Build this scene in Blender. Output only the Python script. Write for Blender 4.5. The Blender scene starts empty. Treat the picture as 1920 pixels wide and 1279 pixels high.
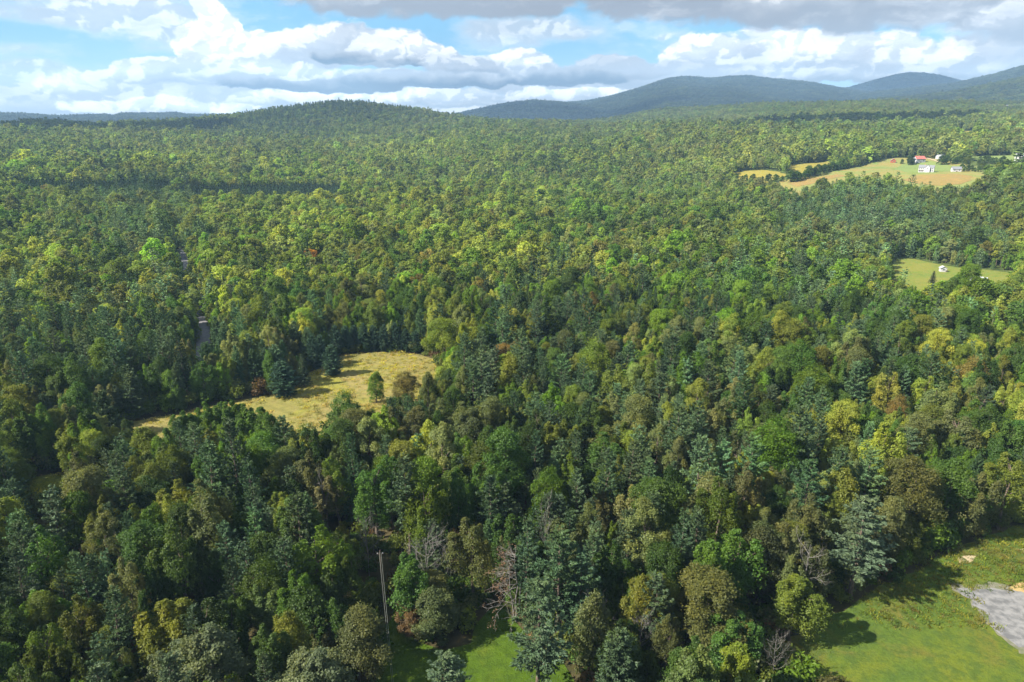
import bpy, math, random
import numpy as np

R = math.radians
rng = np.random.default_rng(7)
random.seed(7)
scene = bpy.context.scene
COL = scene.collection

# ------------------------------------------------------------------ camera
PITCH = R(17.9)
CAMZ = 100.0
F = 1280.0                                        # focal length in photograph pixels
cam_d = bpy.data.cameras.new('camera')
cam_d.sensor_width = 36.0
cam_d.lens = 24.0
cam_d.clip_start = 1.0
cam_d.clip_end = 60000.0
cam = bpy.data.objects.new('camera', cam_d)
cam.location = (0, 0, CAMZ)
cam.rotation_euler = (R(90) - PITCH, 0, 0)
COL.objects.link(cam)
scene.camera = cam

# ------------------------------------------------------------------ sun, exposure, sampling
SUN_EL = R(40)
SUN_AZ = R(-107)                                  # measured from +Y towards +X; left and a little behind the camera
sun_d = bpy.data.lights.new('sun', 'SUN')
sun_d.energy = 5.0
sun_d.angle = R(0.6)
sun_d.color = (1.0, 0.91, 0.76)
sun = bpy.data.objects.new('sun', sun_d)
sun.rotation_euler = (R(90) - SUN_EL, 0, -SUN_AZ + math.pi)
sun.location = (-300, 100, 400)
COL.objects.link(sun)
SUNV = np.array([math.sin(SUN_AZ) * math.cos(SUN_EL), math.cos(SUN_AZ) * math.cos(SUN_EL), math.sin(SUN_EL)])
from mathutils import Vector
sun.rotation_euler = Vector(SUNV).to_track_quat('Z', 'Y').to_euler()

scene.view_settings.view_transform = 'Standard'
scene.view_settings.look = 'None'
scene.view_settings.gamma = 1.0
scene.view_settings.exposure = 1.8
scene.view_settings.use_curve_mapping = False
scene.render.engine = 'CYCLES'
cy = scene.cycles
cy.max_bounces = 5
cy.diffuse_bounces = 3
cy.glossy_bounces = 1
cy.transmission_bounces = 3
cy.transparent_max_bounces = 4
cy.volume_bounces = 0
cy.use_denoising = True
cy.caustics_reflective = False
cy.caustics_refractive = False
scene.render.use_persistent_data = False


# ------------------------------------------------------------------ node helper
class NT:
    def __init__(self, tree):
        self.t = tree
        self.n = tree.nodes
        self.l = tree.links

    def put(self, sock, v):
        if isinstance(v, bpy.types.NodeSocket):
            self.l.new(v, sock)
        elif v is not None:
            if hasattr(sock, 'default_value'):
                if hasattr(sock.default_value, '__len__') and not hasattr(v, '__len__'):
                    v = [v] * len(sock.default_value)
                if hasattr(sock.default_value, '__len__') and len(sock.default_value) == 4 and len(v) == 3:
                    v = tuple(v) + (1,)
                sock.default_value = v

    def m(self, op, a, b=None, c=None, clamp=False):
        n = self.n.new('ShaderNodeMath')
        n.operation = op
        n.use_clamp = clamp
        self.put(n.inputs[0], a)
        self.put(n.inputs[1], b)
        self.put(n.inputs[2], c)
        return n.outputs[0]

    def vm(self, op, a, b=None, scale=None):
        n = self.n.new('ShaderNodeVectorMath')
        n.operation = op
        self.put(n.inputs[0], a)
        if b is not None:
            self.put(n.inputs[1], b)
        if scale is not None:
            self.put(n.inputs[3], scale)
        return n.outputs['Value'] if op in ('LENGTH', 'DOT_PRODUCT') else n.outputs[0]

    def mix(self, f, a, b, mode='MIX'):
        n = self.n.new('ShaderNodeMix')
        n.data_type = 'RGBA'
        n.blend_type = mode
        self.put(n.inputs[0], f)
        self.put(n.inputs[6], a)
        self.put(n.inputs[7], b)
        return n.outputs[2]

    def noise(self, vec, scale, detail=4, rough=0.55, dist=0.0, dims='3D'):
        n = self.n.new('ShaderNodeTexNoise')
        n.noise_dimensions = dims
        self.put(n.inputs['Vector'], vec)
        n.inputs['Scale'].default_value = scale
        n.inputs['Detail'].default_value = detail
        n.inputs['Roughness'].default_value = rough
        n.inputs['Distortion'].default_value = dist
        return n.outputs[0]

    def step(self, v, a, b, lo=0.0, hi=1.0, kind='SMOOTHSTEP'):
        n = self.n.new('ShaderNodeMapRange')
        n.interpolation_type = kind
        n.clamp = True if kind == 'LINEAR' else n.clamp
        self.put(n.inputs[0], v)
        self.put(n.inputs[1], a)
        self.put(n.inputs[2], b)
        self.put(n.inputs[3], lo)
        self.put(n.inputs[4], hi)
        return n.outputs[0]

    def comb(self, x, y, z=0.0):
        n = self.n.new('ShaderNodeCombineXYZ')
        self.put(n.inputs[0], x)
        self.put(n.inputs[1], y)
        self.put(n.inputs[2], z)
        return n.outputs[0]

    def sep(self, v):
        n = self.n.new('ShaderNodeSeparateXYZ')
        self.put(n.inputs[0], v)
        return n.outputs


# ------------------------------------------------------------------ picture pixel -> direction
def ray(px, py):
    u = (np.asarray(px, float) - 960) / F
    v = (640 - np.asarray(py, float)) / F
    cp, sp = math.cos(PITCH), math.sin(PITCH)
    return u, cp + v * sp, -sp + v * cp            # x, y, z


def azel(px, py):
    x, y, z = ray(px, py)
    return np.arctan2(x, y), z / np.hypot(x, y)    # azimuth, tangent of elevation


def project(x, y, z):
    cp, sp = math.cos(PITCH), math.sin(PITCH)
    dz = z - CAMZ
    d = y * cp - dz * sp
    up = y * sp + dz * cp
    d = np.where(d < 1, 1, d)
    return 960 + F * x / d, 640 - F * up / d, d


# ------------------------------------------------------------------ world: daylight sky with clouds
def build_world():
    w = bpy.data.worlds.new('World')
    scene.world = w
    w.use_nodes = True
    t = NT(w.node_tree)
    for n in list(t.n):
        t.n.remove(n)
    out = t.n.new('ShaderNodeOutputWorld')
    bg = t.n.new('ShaderNodeBackground')
    t.l.new(bg.outputs[0], out.inputs[0])
    sky = t.n.new('ShaderNodeTexSky')
    sky.sky_type = 'NISHITA'
    sky.sun_disc = False
    sky.sun_elevation = SUN_EL
    sky.sun_rotation = SUN_AZ
    sky.altitude = 400
    sky.air_density = 1.0
    sky.dust_density = 0.4
    sky.ozone_density = 2.0
    tc = t.n.new('ShaderNodeTexCoord')
    x, y, z = t.sep(tc.outputs['Generated'])
    A = t.m('ARCTAN2', x, y)
    E = t.m('ARCSINE', z)
    AE = t.comb(A, E, 0)                           # angles round and up, in radians
    S = t.vm('MULTIPLY', AE, (1.0, 1.5, 1.0))      # clouds near the horizon look flattened

    def n2(vec, scale, detail, rough=0.55, off=(0, 0, 0), colour=False):
        n = t.n.new('ShaderNodeTexNoise')
        n.noise_dimensions = '2D'
        t.put(n.inputs['Vector'], t.vm('ADD', vec, off))
        n.inputs['Scale'].default_value = scale
        n.inputs['Detail'].default_value = detail
        n.inputs['Roughness'].default_value = rough
        return n.outputs[1] if colour else n.outputs[0]

    def bill(vec, scale, off=(0, 0, 0)):
        v = t.n.new('ShaderNodeTexVoronoi')
        v.voronoi_dimensions = '2D'
        v.feature = 'SMOOTH_F1'
        v.inputs['Smoothness'].default_value = 0.35
        v.inputs['Scale'].default_value = scale
        t.put(v.inputs['Vector'], t.vm('ADD', vec, off))
        return t.m('SUBTRACT', 0.45, v.outputs['Distance'])

    warp = t.vm('SCALE', t.vm('SUBTRACT', n2(S, 16, 4, 0.6, (2, 5, 0), True), (0.5, 0.5, 0.5)), scale=0.042)
    SW = t.vm('ADD', S, warp)

    def relief(o):
        return t.m('ADD', t.m('MULTIPLY', t.m('SUBTRACT', n2(SW, 11, 8, 0.6, o), 0.5), 1.5),
                   t.m('ADD', t.m('MULTIPLY', bill(SW, 24, o), 0.42), t.m('MULTIPLY', bill(SW, 60, o), 0.22)))
    n0 = relief((3.1, 1.7, 0))
    n1 = relief((3.1 - 0.007, 1.7 + 0.011, 0))     # the same relief a step nearer the sun
    lit = t.m('MULTIPLY', t.m('SUBTRACT', n0, n1), 1.0)
    AW = t.vm('ADD', AE, t.vm('MULTIPLY', warp, (0.8, 0.45, 0)))
    aw, ew, _z = t.sep(AW)

    def ang(px, py, hw, up, dn):
        a0, e0 = azel(px, py)
        a1, _ = azel(px + hw, py)
        _, e1 = azel(px, py - up)
        _, e2 = azel(px, py + dn)
        return float(a0), math.atan(e0), float(a1 - a0), math.atan(e1) - math.atan(e0), math.atan(e0) - math.atan(e2)

    def shape(px, py, hw, up, dn):
        a0, e0, wa, wu, wd = ang(px, py, hw, up, dn)
        dx = t.m('MULTIPLY', t.m('SUBTRACT', aw, a0), 1 / wa)
        dy = t.m('SUBTRACT', ew, e0)
        dy = t.m('ADD', t.m('MULTIPLY', t.m('MAXIMUM', dy, 0.0), 1 / wu), t.m('MULTIPLY', t.m('MINIMUM', dy, 0.0), 1 / wd))
        q = t.m('SUBTRACT', 1.0, t.m('ADD', t.m('MULTIPLY', dx, dx), t.m('MULTIPLY', dy, dy)))
        return q, dy

    vn = n2(t.vm('MULTIPLY', S, (1.0, 2.2, 1.0)), 6, 7, 0.62, (7, 1, 0))
    # clear sky, milky towards the horizon, with thin veils
    blue = t.mix(0.75, t.vm('SCALE', sky.outputs[0], scale=1.0), (0.9, 3.1, 5.0))
    col = t.mix(t.step(E, 0.0, 0.12, 0.50, 0.0), blue, (3.9, 5.0, 6.0))
    veil = None
    for (px, py, hw, hh, k) in [(60, 0, 260, 60, .5), (240, 30, 190, 50, .8), (330, 70, 90, 46, .6), (40, 92, 130, 20, .4), (20, 140, 160, 36, .6), (160, 130, 200, 20, .2),
                                (960, 58, 150, 40, .7), (1100, 50, 120, 36, .5), (1240, 66, 70, 8, .5), (620, 10, 90, 30, .5), (1150, 100, 200, 30, .2)]:
        q, _d = shape(px, py, hw, hh, hh)
        q = t.m('MULTIPLY', t.m('MAXIMUM', q, 0.0), k)
        veil = q if veil is None else t.m('ADD', veil, q)
    veil = t.m('MULTIPLY', t.step(t.m('ADD', veil, t.m('MULTIPLY', t.m('SUBTRACT', vn, 0.5), 1.5)), 0.08, 0.75), 0.80)
    col = t.mix(veil, col, (5.2, 5.6, 5.9))

    # masses of cumulus, far to near: place, size up and down, edge, white of the top, grey of the base, how far the grey climbs
    W_, P_, G_, D_, B_ = (8.6, 8.3, 7.9), (4.7, 4.7, 4.75), (2.1, 2.2, 2.45), (0.6, 0.8, 1.15), (2.5, 2.7, 3.05)
    MASS = [(960, 205, 1500, 44, 40, .6, P_, B_, -.2), (-150, 185, 400, 50, 40, .5, P_, B_, -.2), (80, 190, 230, 48, 30, .35, P_, B_, -.1), (250, 170, 190, 52, 40, .3, W_, B_, -.1), (420, 185, 300, 60, 30, .4, P_, B_, -.1),
            (300, 200, 200, 18, 20, .3, W_, B_, -.3), (1100, 160, 260, 40, 30, .4, P_, B_, 0),
            (1860, 130, 300, 90, 40, .4, P_, B_, .1), (1640, 120, 220, 66, 40, .3, W_, B_, 0), (1480, 112, 170, 70, 40, .3, W_, B_, 0), (1330, 120, 120, 60, 34, .25, W_, B_, .1), (1250, 150, 200, 40, 20, .3, P_, B_, .3),
            (1480, 148, 170, 20, 12, .35, P_, G_, .4), (1700, 140, 200, 26, 14, .35, P_, G_, .2), (1400, 175, 220, 16, 14, .4, W_, B_, 0),
            (740, 185, 360, 22, 22, .3, W_, B_, .0), (1060, 182, 200, 18, 16, .3, W_, B_, .1), (1160, 136, 110, 34, 18, .3, P_, G_, .1), (960, 126, 90, 44, 30, .25, W_, G_, .0), (1040, 150, 170, 32, 15, .28, P_, D_, .5),
            (393, 40, 34, 60, 60, .16, W_, W_, -.5), (372, 100, 46, 70, 60, .2, W_, P_, -.6), (425, 84, 44, 70, 60, .2, W_, W_, -.4), (455, 92, 46, 40, 60, .2, W_, P_, -.4), (510, 110, 90, 56, 40, .22, W_, P_, -.1), (590, 100, 90, 58, 40, .25, W_, B_, -.1),
            (700, 100, 140, 66, 28, .28, W_, G_, .1), (640, 112, 76, 28, 12, .35, P_, D_, .5), (800, 110, 80, 44, 18, .25, W_, D_, .25), (870, 128, 90, 30, 20, .3, P_, G_, .2), (330, 140, 140, 34, 24, .25, W_, B_, -.1),
            (480, 142, 140, 32, 20, .3, W_, B_, .1), (600, 160, 210, 34, 15, .28, P_, D_, .45), (800, 156, 190, 28, 13, .28, P_, D_, .55), (560, 138, 110, 20, 12, .3, W_, P_, .0),
            (760, -10, 260, 70, 56, .5, P_, G_, .3), (930, -10, 220, 64, 54, .45, P_, G_, .6), (1180, -20, 150, 60, 66, .45, P_, G_, .6), (1370, -5, 240, 60, 60, .45, P_, G_, .8),
            (1560, 10, 240, 60, 60, .5, P_, G_, .5), (1820, 5, 280, 60, 70, .5, P_, G_, .5), (1960, 40, 220, 60, 54, .5, P_, B_, .3)]
    l2 = t.step(lit, -0.08, 0.08)
    for (px, py, hw, up, dn, ed, top, base, g) in MASS:
        q, dy = shape(px, py, hw, up, dn)
        f = t.m('ADD', q, t.m('MULTIPLY', n0, 0.85))
        al = t.step(f, 0.08, 0.08 + ed)
        k = t.step(t.m('ADD', dy, t.m('MULTIPLY', n0, 0.75)), g - 0.75, g + 0.45)      # 0 at the base, 1 at the top
        c = t.mix(k, base, top)
        col = t.mix(al, col, c)
        if al is not None and (px, py) == (960, 205):
            pass
    # the same broken deck goes on round and above
    side = t.step(t.m('ABSOLUTE', A), 0.72, 1.0)
    high = t.step(E, 0.14, 0.24)
    rest = t.m('MAXIMUM', side, high)
    dk = n2(S, 2.3, 7, 0.6, (9, 9, 0))
    cc = t.mix(t.step(dk, 0.42, 0.62), (8.0, 8.0, 8.0), (4.2, 4.4, 4.8))
    al = t.m('MULTIPLY', rest, t.step(t.m('ADD', dk, t.m('MULTIPLY', n0, 0.12)), 0.40, 0.50))
    col = t.mix(al, col, cc)
    big = n2(t.vm('MULTIPLY', SW, (0.7, 1.6, 1)), 9, 7, 0.62, (4, 8, 0))
    lum0 = t.step(t.sep(col)[0], 2.4, 4.0)
    col = t.mix(t.m('MULTIPLY', t.step(big, 0.38, 0.66), t.m('MULTIPLY', lum0, 0.45)), col, (2.3, 2.7, 3.3))
    col = t.mix(t.m('MULTIPLY', t.step(big, 0.50, 0.30), t.m('MULTIPLY', t.step(E, 0.03, 0.08), 0.35)), col, (6.6, 6.7, 6.8))
    # light and shade on every puff, seen only where there is cloud
    lum = t.sep(col)[0]
    cloudy = t.step(lum, 3.0, 4.6)
    sh = t.m('MULTIPLY', t.m('SUBTRACT', 1.0, l2), t.m('MULTIPLY', cloudy, 0.70))
    col = t.mix(sh, col, t.vm('MULTIPLY', col, (0.60, 0.66, 0.74)))
    hi = t.m('MULTIPLY', l2, t.m('MULTIPLY', cloudy, 0.34))
    col = t.mix(hi, col, (8.2, 8.0, 7.7))
    # below the horizon: dull ground tone
    col = t.mix(t.step(E, -0.02, 0.0), (1.2, 1.5, 1.2), col)
    t.put(bg.inputs[0], col)
    bg.inputs[1].default_value = 0.05
    w.cycles.sampling_method = 'MANUAL'
    w.cycles.sample_map_resolution = 256


build_world()


# ------------------------------------------------------------------ value noise in numpy
_perm = np.random.default_rng(3).random((256, 256)).astype(np.float64)


def vnoise(x, y):
    xi, yi = np.floor(x).astype(int), np.floor(y).astype(int)
    fx, fy = x - xi, y - yi
    fx, fy = fx * fx * (3 - 2 * fx), fy * fy * (3 - 2 * fy)
    g = lambda a, b: _perm[a & 255, b & 255]
    return (g(xi, yi) * (1 - fx) * (1 - fy) + g(xi + 1, yi) * fx * (1 - fy) + g(xi, yi + 1) * (1 - fx) * fy + g(xi + 1, yi + 1) * fx * fy)


def fbm(x, y, wl, octaves=4, gain=0.5):
    s, a, tot = 0, 1.0, 0
    x, y = np.asarray(x) / wl, np.asarray(y) / wl
    for k in range(octaves):
        s = s + a * (vnoise(x + 17.3 * k, y - 9.1 * k) - 0.5)
        tot += a
        a *= gain
        x, y = x * 2.03, y * 2.03
    return s / tot * 2


# ------------------------------------------------------------------ terrain: a height for every (x, y)
ROWS = [
    (0, 0.0), (250, 0.0), (360, 0.5), (450, 1.5),
    (520, [(0, 4.0, 'z'), (900, 3.0, 'z'), (1500, 4.0, 'z'), (1920, 4.0, 'z')]),
    (580, [(-400, 452), (700, 452), (1150, 450), (1400, 428), (1600, 425), (1920, 425), (2300, 425)]),
    (640, [(-400, 424), (700, 424), (1150, 418), (1350, 398), (1500, 385), (1920, 383), (2300, 383)]),
    (710, [(-400, 398), (700, 398), (1100, 390), (1300, 372), (1450, 352), (1600, 350), (1920, 350), (2300, 350)]),
    (790, [(-400, 374), (700, 372), (1100, 360), (1300, 340), (1450, 326), (1920, 326), (2300, 326)]),
    (900, [(-400, 348), (700, 346), (1100, 332), (1300, 314), (1500, 304), (1920, 304), (2300, 304)]),
    (1050, [(-400, 324), (700, 322), (1100, 304), (1300, 288), (1600, 282), (1920, 284), (2300, 284)]),
    (1250, [(-400, 300), (700, 298), (1100, 286), (1300, 270), (1600, 262), (1920, 264), (2300, 264)]),
    (1500, [(-400, 274), (300, 272), (700, 270), (960, 266), (1150, 262), (1300, 254), (1600, 246), (1920, 246), (2300, 246)]),
    (1750, [(-400, 256), (0, 254), (400, 246), (650, 232), (900, 246), (1150, 250), (1300, 240), (1600, 232), (1920, 232), (2300, 232)]),
    (2000, [(-400, 246), (0, 246), (40, 240), (80, 237), (130, 240), (190, 248), (250, 246), (330, 234), (380, 228), (450, 221), (520, 210),
            (580, 202), (640, 197), (680, 198), (740, 205), (800, 214), (870, 224), (950, 230), (1050, 234), (1150, 236),
            (1300, 228), (1600, 220), (1920, 220), (2300, 220)]),
    (2250, [(-400, 262), (600, 226), (950, 243), (1150, 232), (1300, 216), (1450, 206), (1640, 206), (1920, 208), (2300, 208)]),
    (2500, [(-400, 262), (600, 262), (950, 252), (1150, 231), (1200, 221), (1250, 213), (1330, 207), (1440, 197), (1640, 194), (1750, 196),
            (1920, 199), (2300, 200)]),
    (2800, [(-400, 255), (950, 254), (1250, 228), (1640, 208), (1920, 205), (2300, 205)]),
    (3300, [(-400, 247), (600, 247), (1150, 250), (1640, 222), (1920, 212), (2300, 212)]),
    (4500, [(-400, 240), (1150, 242), (1920, 222)]), (9000, 60.0), (40000, 60.0)]
AZG = np.linspace(-math.pi, math.pi, 1441)


def _rows():
    rr, zz = [], []
    for r, spec in ROWS:
        rr.append(r)
        if not isinstance(spec, list):
            zz.append(np.full_like(AZG, spec))
            continue
        a, z = [], []
        for e in spec:
            if len(e) == 3:
                a.append(azel(e[0], 450)[0])
                z.append(e[1])
            else:
                az, te = azel(e[0], e[1])
                a.append(az)
                z.append(CAMZ + r * te)
        g = np.interp(AZG, a, z)
        k = np.exp(-0.5 * (np.arange(-12, 13) / 4.0) ** 2)
        if r >= 2000 and r <= 2500:
            k = np.exp(-0.5 * (np.arange(-12, 13) / 1.5) ** 2)
        gp = np.concatenate([g[-12:], g, g[:12]])
        zz.append(np.convolve(gp, k / k.sum(), 'valid'))
    return np.array(rr, float), np.array(zz)


_rr, _zz = _rows()
RF = np.concatenate([np.arange(0, 3600, 20.0), np.geomspace(3600, 40000, 60)])
_zf = np.array([[0.0]])


def _pchip(x, y, xi):
    h = np.diff(x)[:, None]
    d = np.diff(y, axis=0) / h
    m = np.zeros_like(y)
    s = (d[:-1] * d[1:]) > 0
    with np.errstate(divide='ignore', invalid='ignore'):
        hm = 2 * d[:-1] * d[1:] / (d[:-1] + d[1:])
    m[1:-1] = np.where(s, hm, 0)
    i = np.clip(np.searchsorted(x, xi, 'right') - 1, 0, len(x) - 2)
    hh = (x[i + 1] - x[i])[:, None]
    t = ((xi - x[i])[:, None]) / hh
    return ((2 * t**3 - 3 * t**2 + 1) * y[i] + (t**3 - 2 * t**2 + t) * hh * m[i] + (-2 * t**3 + 3 * t**2) * y[i + 1] + (t**3 - t**2) * hh * m[i + 1])


_zf = _pchip(_rr, _zz, RF)


def base_height(az, r):
    fa = (az + math.pi) / (2 * math.pi) * 1440
    ia = np.clip(fa.astype(int), 0, 1439)
    ta = fa - ia
    ir = np.clip(np.searchsorted(RF, r, 'right') - 1, 0, len(RF) - 2)
    tr = np.clip((r - RF[ir]) / (RF[ir + 1] - RF[ir]), 0, 1)
    return ((_zf[ir, ia] * (1 - ta) + _zf[ir, ia + 1] * ta) * (1 - tr) + (_zf[ir + 1, ia] * (1 - ta) + _zf[ir + 1, ia + 1] * ta) * tr)


RIDGES = [  # distance, front width, back width, crest line in the picture
    (5200, 1400, 900, [(-700, 225), (-200, 216), (0, 214), (60, 216), (110, 219), (200, 216), (212, 219), (226, 214), (300, 215), (330, 213), (352, 217), (430, 217), (520, 219), (700, 226), (900, 240)]),
    (4200, 700, 600, [(820, 240), (870, 214), (920, 206), (955, 200), (1000, 198), (1045, 200), (1100, 208), (1150, 216), (1190, 222), (1260, 240)]),
    (5000, 700, 600, [(820, 232), (850, 214), (900, 204), (950, 194), (1000, 189), (1040, 192), (1090, 198), (1150, 205), (1250, 225)]),
    (6300, 2100, 1200, [(930, 220), (1000, 200), (1050, 194), (1100, 190), (1150, 180), (1200, 166), (1230, 156), (1250, 150), (1275, 147), (1300, 147), (1330, 150),
                        (1365, 146), (1400, 145), (1440, 149), (1480, 152), (1530, 158), (1570, 165), (1620, 172), (1700, 182), (1800, 200), (1950, 225)]),
    (7000, 1600, 900, [(1450, 200), (1540, 182), (1580, 168), (1610, 160), (1650, 149), (1680, 141), (1705, 138), (1730, 138), (1760, 142), (1800, 153), (1840, 163), (1900, 180), (2000, 210)]),
    (5300, 1500, 900, [(1480, 215), (1560, 190), (1640, 176), (1720, 166), (1790, 158), (1820, 151), (1860, 142), (1920, 125), (1990, 112), (2080, 108), (2200, 112), (2500, 130), (3200, 190)]),
    (3700, 900, 600, [(1500, 216), (1580, 196), (1650, 186), (1720, 182), (1790, 172), (1830, 165), (1870, 158), (1920, 148), (2000, 132), (2100, 122), (2300, 130), (2800, 180)]),
]


def height(x, y):
    x = np.asarray(x, float)
    y = np.asarray(y, float)
    r = np.hypot(x, y)
    az = np.arctan2(x, y)
    z = base_height(az, r)
    ru = np.clip((r - 420) / 500, 0, 1)
    z = z + fbm(x + 400, y, 400, 3) * 16.0 * ru * np.clip(1 - np.abs(z - 40) / 4000, 0, 1)
    z = z + fbm(x + 900, y, 90, 2) * 1.2 * np.clip((r - 60) / 300, 0, 1)
    er = fbm(x, y, 1300, 4, 0.55)
    er2 = fbm(x + 5000, y + 900, 420, 4, 0.6)
    for Rk, wf, wb, pts in RIDGES:
        a, te = azel(np.array([p[0] for p in pts], float), np.array([p[1] for p in pts], float))
        crest = np.interp(az, a, CAMZ + Rk * te - 6, left=0, right=0)
        f = (r - Rk)
        w = np.where(f < 0, wf, wb)
        g = np.exp(-(np.abs(f) / w) ** 1.7)
        zr = 20 + (crest - 20) * g + (er * 80 + er2 * 46) * g * (1 - g) * 3.0 + er2 * 6 * g
        z = np.maximum(z, zr)
    return z


def unproject(px, py, lift=0.0):
    px = np.atleast_1d(np.asarray(px, float))
    py = np.atleast_1d(np.asarray(py, float))
    lift = np.broadcast_to(np.asarray(lift, float), px.shape)
    x, y, z = ray(px, py)
    h = np.hypot(x, y)
    out_r = np.full(px.shape, 3000.0)
    done = np.zeros(px.shape, bool)
    rs = np.concatenate([np.arange(60, 1500, 1.5), np.arange(1500, 9000, 10)])
    for s in range(0, len(rs), 200):
        seg = rs[s:s + 200]
        X = x[:, None] / h[:, None] * seg
        Y = y[:, None] / h[:, None] * seg
        Z = CAMZ + z[:, None] / h[:, None] * seg
        under = Z <= height(X, Y) + lift[:, None]
        hit = under.any(1) & ~done
        out_r[hit] = seg[under.argmax(1)[hit]]
        done |= hit
    return x / h * out_r, y / h * out_r


# ------------------------------------------------------------------ clearings (picture outline; third value = height of what hides the edge)
OUTLINES = {
    'mown_meadow': [(172, 812, 0), (205, 802, 0), (262, 792, 0), (330, 778, 0), (400, 763, 0), (470, 748, 0), (530, 741, 0), (566, 724, 0), (585, 700, 0), (602, 688, 0), (640, 668, 0), (690, 663, 0), (740, 663, 0),
                    (790, 668, 0), (822, 680, 0), (815, 704, 5), (780, 712, 9), (720, 722, 12), (690, 742, 12), (640, 748, 12), (580, 765, 9), (555, 798, 4), (525, 798, 4), (512, 775, 8), (470, 775, 12), (420, 776, 13), (380, 786, 12),
                    (300, 800, 12), (262, 806, 4), (225, 815, 2), (190, 818, 1)],
    'mown_lawn': [(744, 1140, 0), (752, 1180, 0), (775, 1205, 0), (830, 1222, 0), (885, 1206, 0), (915, 1165, 0), (940, 1140, 0), (965, 1170, 0), (985, 1200, 0), (1000, 1235, 0), (1060, 1250, 0), (1085, 1290, 0), (1080, 1420, 0), (680, 1420, 0),
                  (700, 1290, 0), (722, 1220, 0), (735, 1170, 0)],
    'rough_field': [(1460, 1215, 0), (1545, 1155, 0), (1650, 1105, 0), (1700, 1082, 0), (1760, 1045, 0), (1830, 1018, 0), (1920, 985, 0), (2100, 920, 0), (2500, 900, 0), (2600, 1500, 0), (1650, 1500, 0), (1510, 1300, 0)],
    'yellow_glade': [(52, 902, 0), (95, 890, 0), (145, 895, 0), (148, 910, 0), (110, 926, 2), (60, 934, 2)],
    'golden_hayfield': [(1372, 327, 0), (1395, 322, 0), (1430, 320, 0), (1462, 324, 0), (1475, 330, 0), (1440, 338, 3), (1400, 342, 8), (1375, 334, 6)],
    'upper_hayfield': [(1478, 310, 0), (1500, 309, 0), (1530, 307, 0), (1556, 303, 0), (1560, 308, 0), (1530, 318, 2), (1500, 322, 3), (1475, 318, 0)],
    'farm_pasture': [(1458, 342, 0), (1520, 331, 0), (1580, 320, 0), (1625, 310, 0), (1660, 299, 0), (1685, 297, 0), (1720, 298, 0), (1762, 299, 0), (1790, 306, 0), (1830, 312, 0), (1846, 325, 0),
                     (1842, 345, 0), (1800, 352, 6), (1760, 350, 9), (1700, 342, 9), (1640, 334, 9), (1600, 332, 9), (1560, 340, 6), (1530, 346, 6), (1495, 358, 6), (1478, 352, 6)],
    'farm_lawn': [(1812, 296, 0), (1850, 294, 0), (1925, 292, 0), (2050, 290, 0), (2050, 304, 0), (1925, 303, 0), (1860, 303, 0), (1820, 302, 0)],
    'homestead_lawn': [(1672, 492, 0), (1690, 486, 0), (1705, 486, 0), (1740, 494, 0), (1790, 502, 0), (1850, 508, 0), (1900, 514, 0), (1900, 528, 2), (1850, 530, 2), (1800, 524, 2), (1755, 528, 3), (1735, 527, 6), (1700, 522, 5), (1678, 512, 2)],
    'roadside_clearing': [(341, 468, 0), (350, 470, 0), (354, 478, 0), (346, 480, 0), (338, 476, 0)],
    'hill_glade': [(1203, 283, 0), (1215, 280, 0), (1230, 283, 0), (1220, 287, 2)],
    'ridge_hayfield': [(1790, 247, 0), (1840, 247, 0), (1850, 249, 0), (1820, 252, 3), (1785, 251, 3)],
}
POLY = {}
for k, pts in OUTLINES.items():
    a = np.array(pts, float)
    X, Y = unproject(a[:, 0], a[:, 1], a[:, 2])
    POLY[k] = np.stack([X, Y], 1)


def inside(poly, x, y):
    x = np.asarray(x, float)
    y = np.asarray(y, float)
    c = np.zeros(x.shape, bool)
    n = len(poly)
    j = n - 1
    for i in range(n):
        xi, yi = poly[i]
        xj, yj = poly[j]
        if yi != yj:
            c ^= ((yi > y) != (yj > y)) & (x < (xj - xi) * (y - yi) / (yj - yi) + xi)
        j = i
    return c


def seg_dist(pl, x, y):
    d = np.full(np.shape(x), 1e9)
    for (ax, ay), (bx, by) in zip(pl[:-1], pl[1:]):
        vx, vy = bx - ax, by - ay
        t = np.clip(((x - ax) * vx + (y - ay) * vy) / (vx * vx + vy * vy + 1e-9), 0, 1)
        d = np.minimum(d, np.hypot(x - ax - t * vx, y - ay - t * vy))
    return d


def poly_dist(poly, x, y):
    return seg_dist(np.vstack([poly, poly[:1]]), x, y)


def line_world(pts, lift=0):
    a = np.array(pts, float)
    X, Y = unproject(a[:, 0], a[:, 1], lift)
    return np.stack([X, Y], 1)


ROAD = line_world([(380, 715), (382, 670), (381, 640), (381, 600), (379, 570), (376, 545), (366, 530), (353, 515), (347, 495), (343, 482), (334, 470), (322, 462), (300, 455)])
CUT = line_world([(748, 1330), (742, 1250), (735, 1190), (728, 1140), (722, 1100), (716, 1060)])     # the cut under the power line
DRIVE = line_world([(1762, 305), (1745, 300), (1735, 297), (1728, 295)])
GRAVEL_PX = [(1793, 1108), (1830, 1109), (1868, 1103), (1905, 1112), (1960, 1130), (2060, 1180), (2060, 1290), (1960, 1240), (1905, 1212), (1872, 1190), (1845, 1165), (1822, 1138)]
a_ = np.array(GRAVEL_PX, float)
GRAVEL = np.stack(unproject(a_[:, 0], a_[:, 1]), 1)


# ------------------------------------------------------------------ materials
def new_mat(name):
    m = bpy.data.materials.new(name)
    m.use_nodes = True
    t = NT(m.node_tree)
    for n in list(t.n):
        t.n.remove(n)
    out = t.n.new('ShaderNodeOutputMaterial')
    return m, t, out


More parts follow.
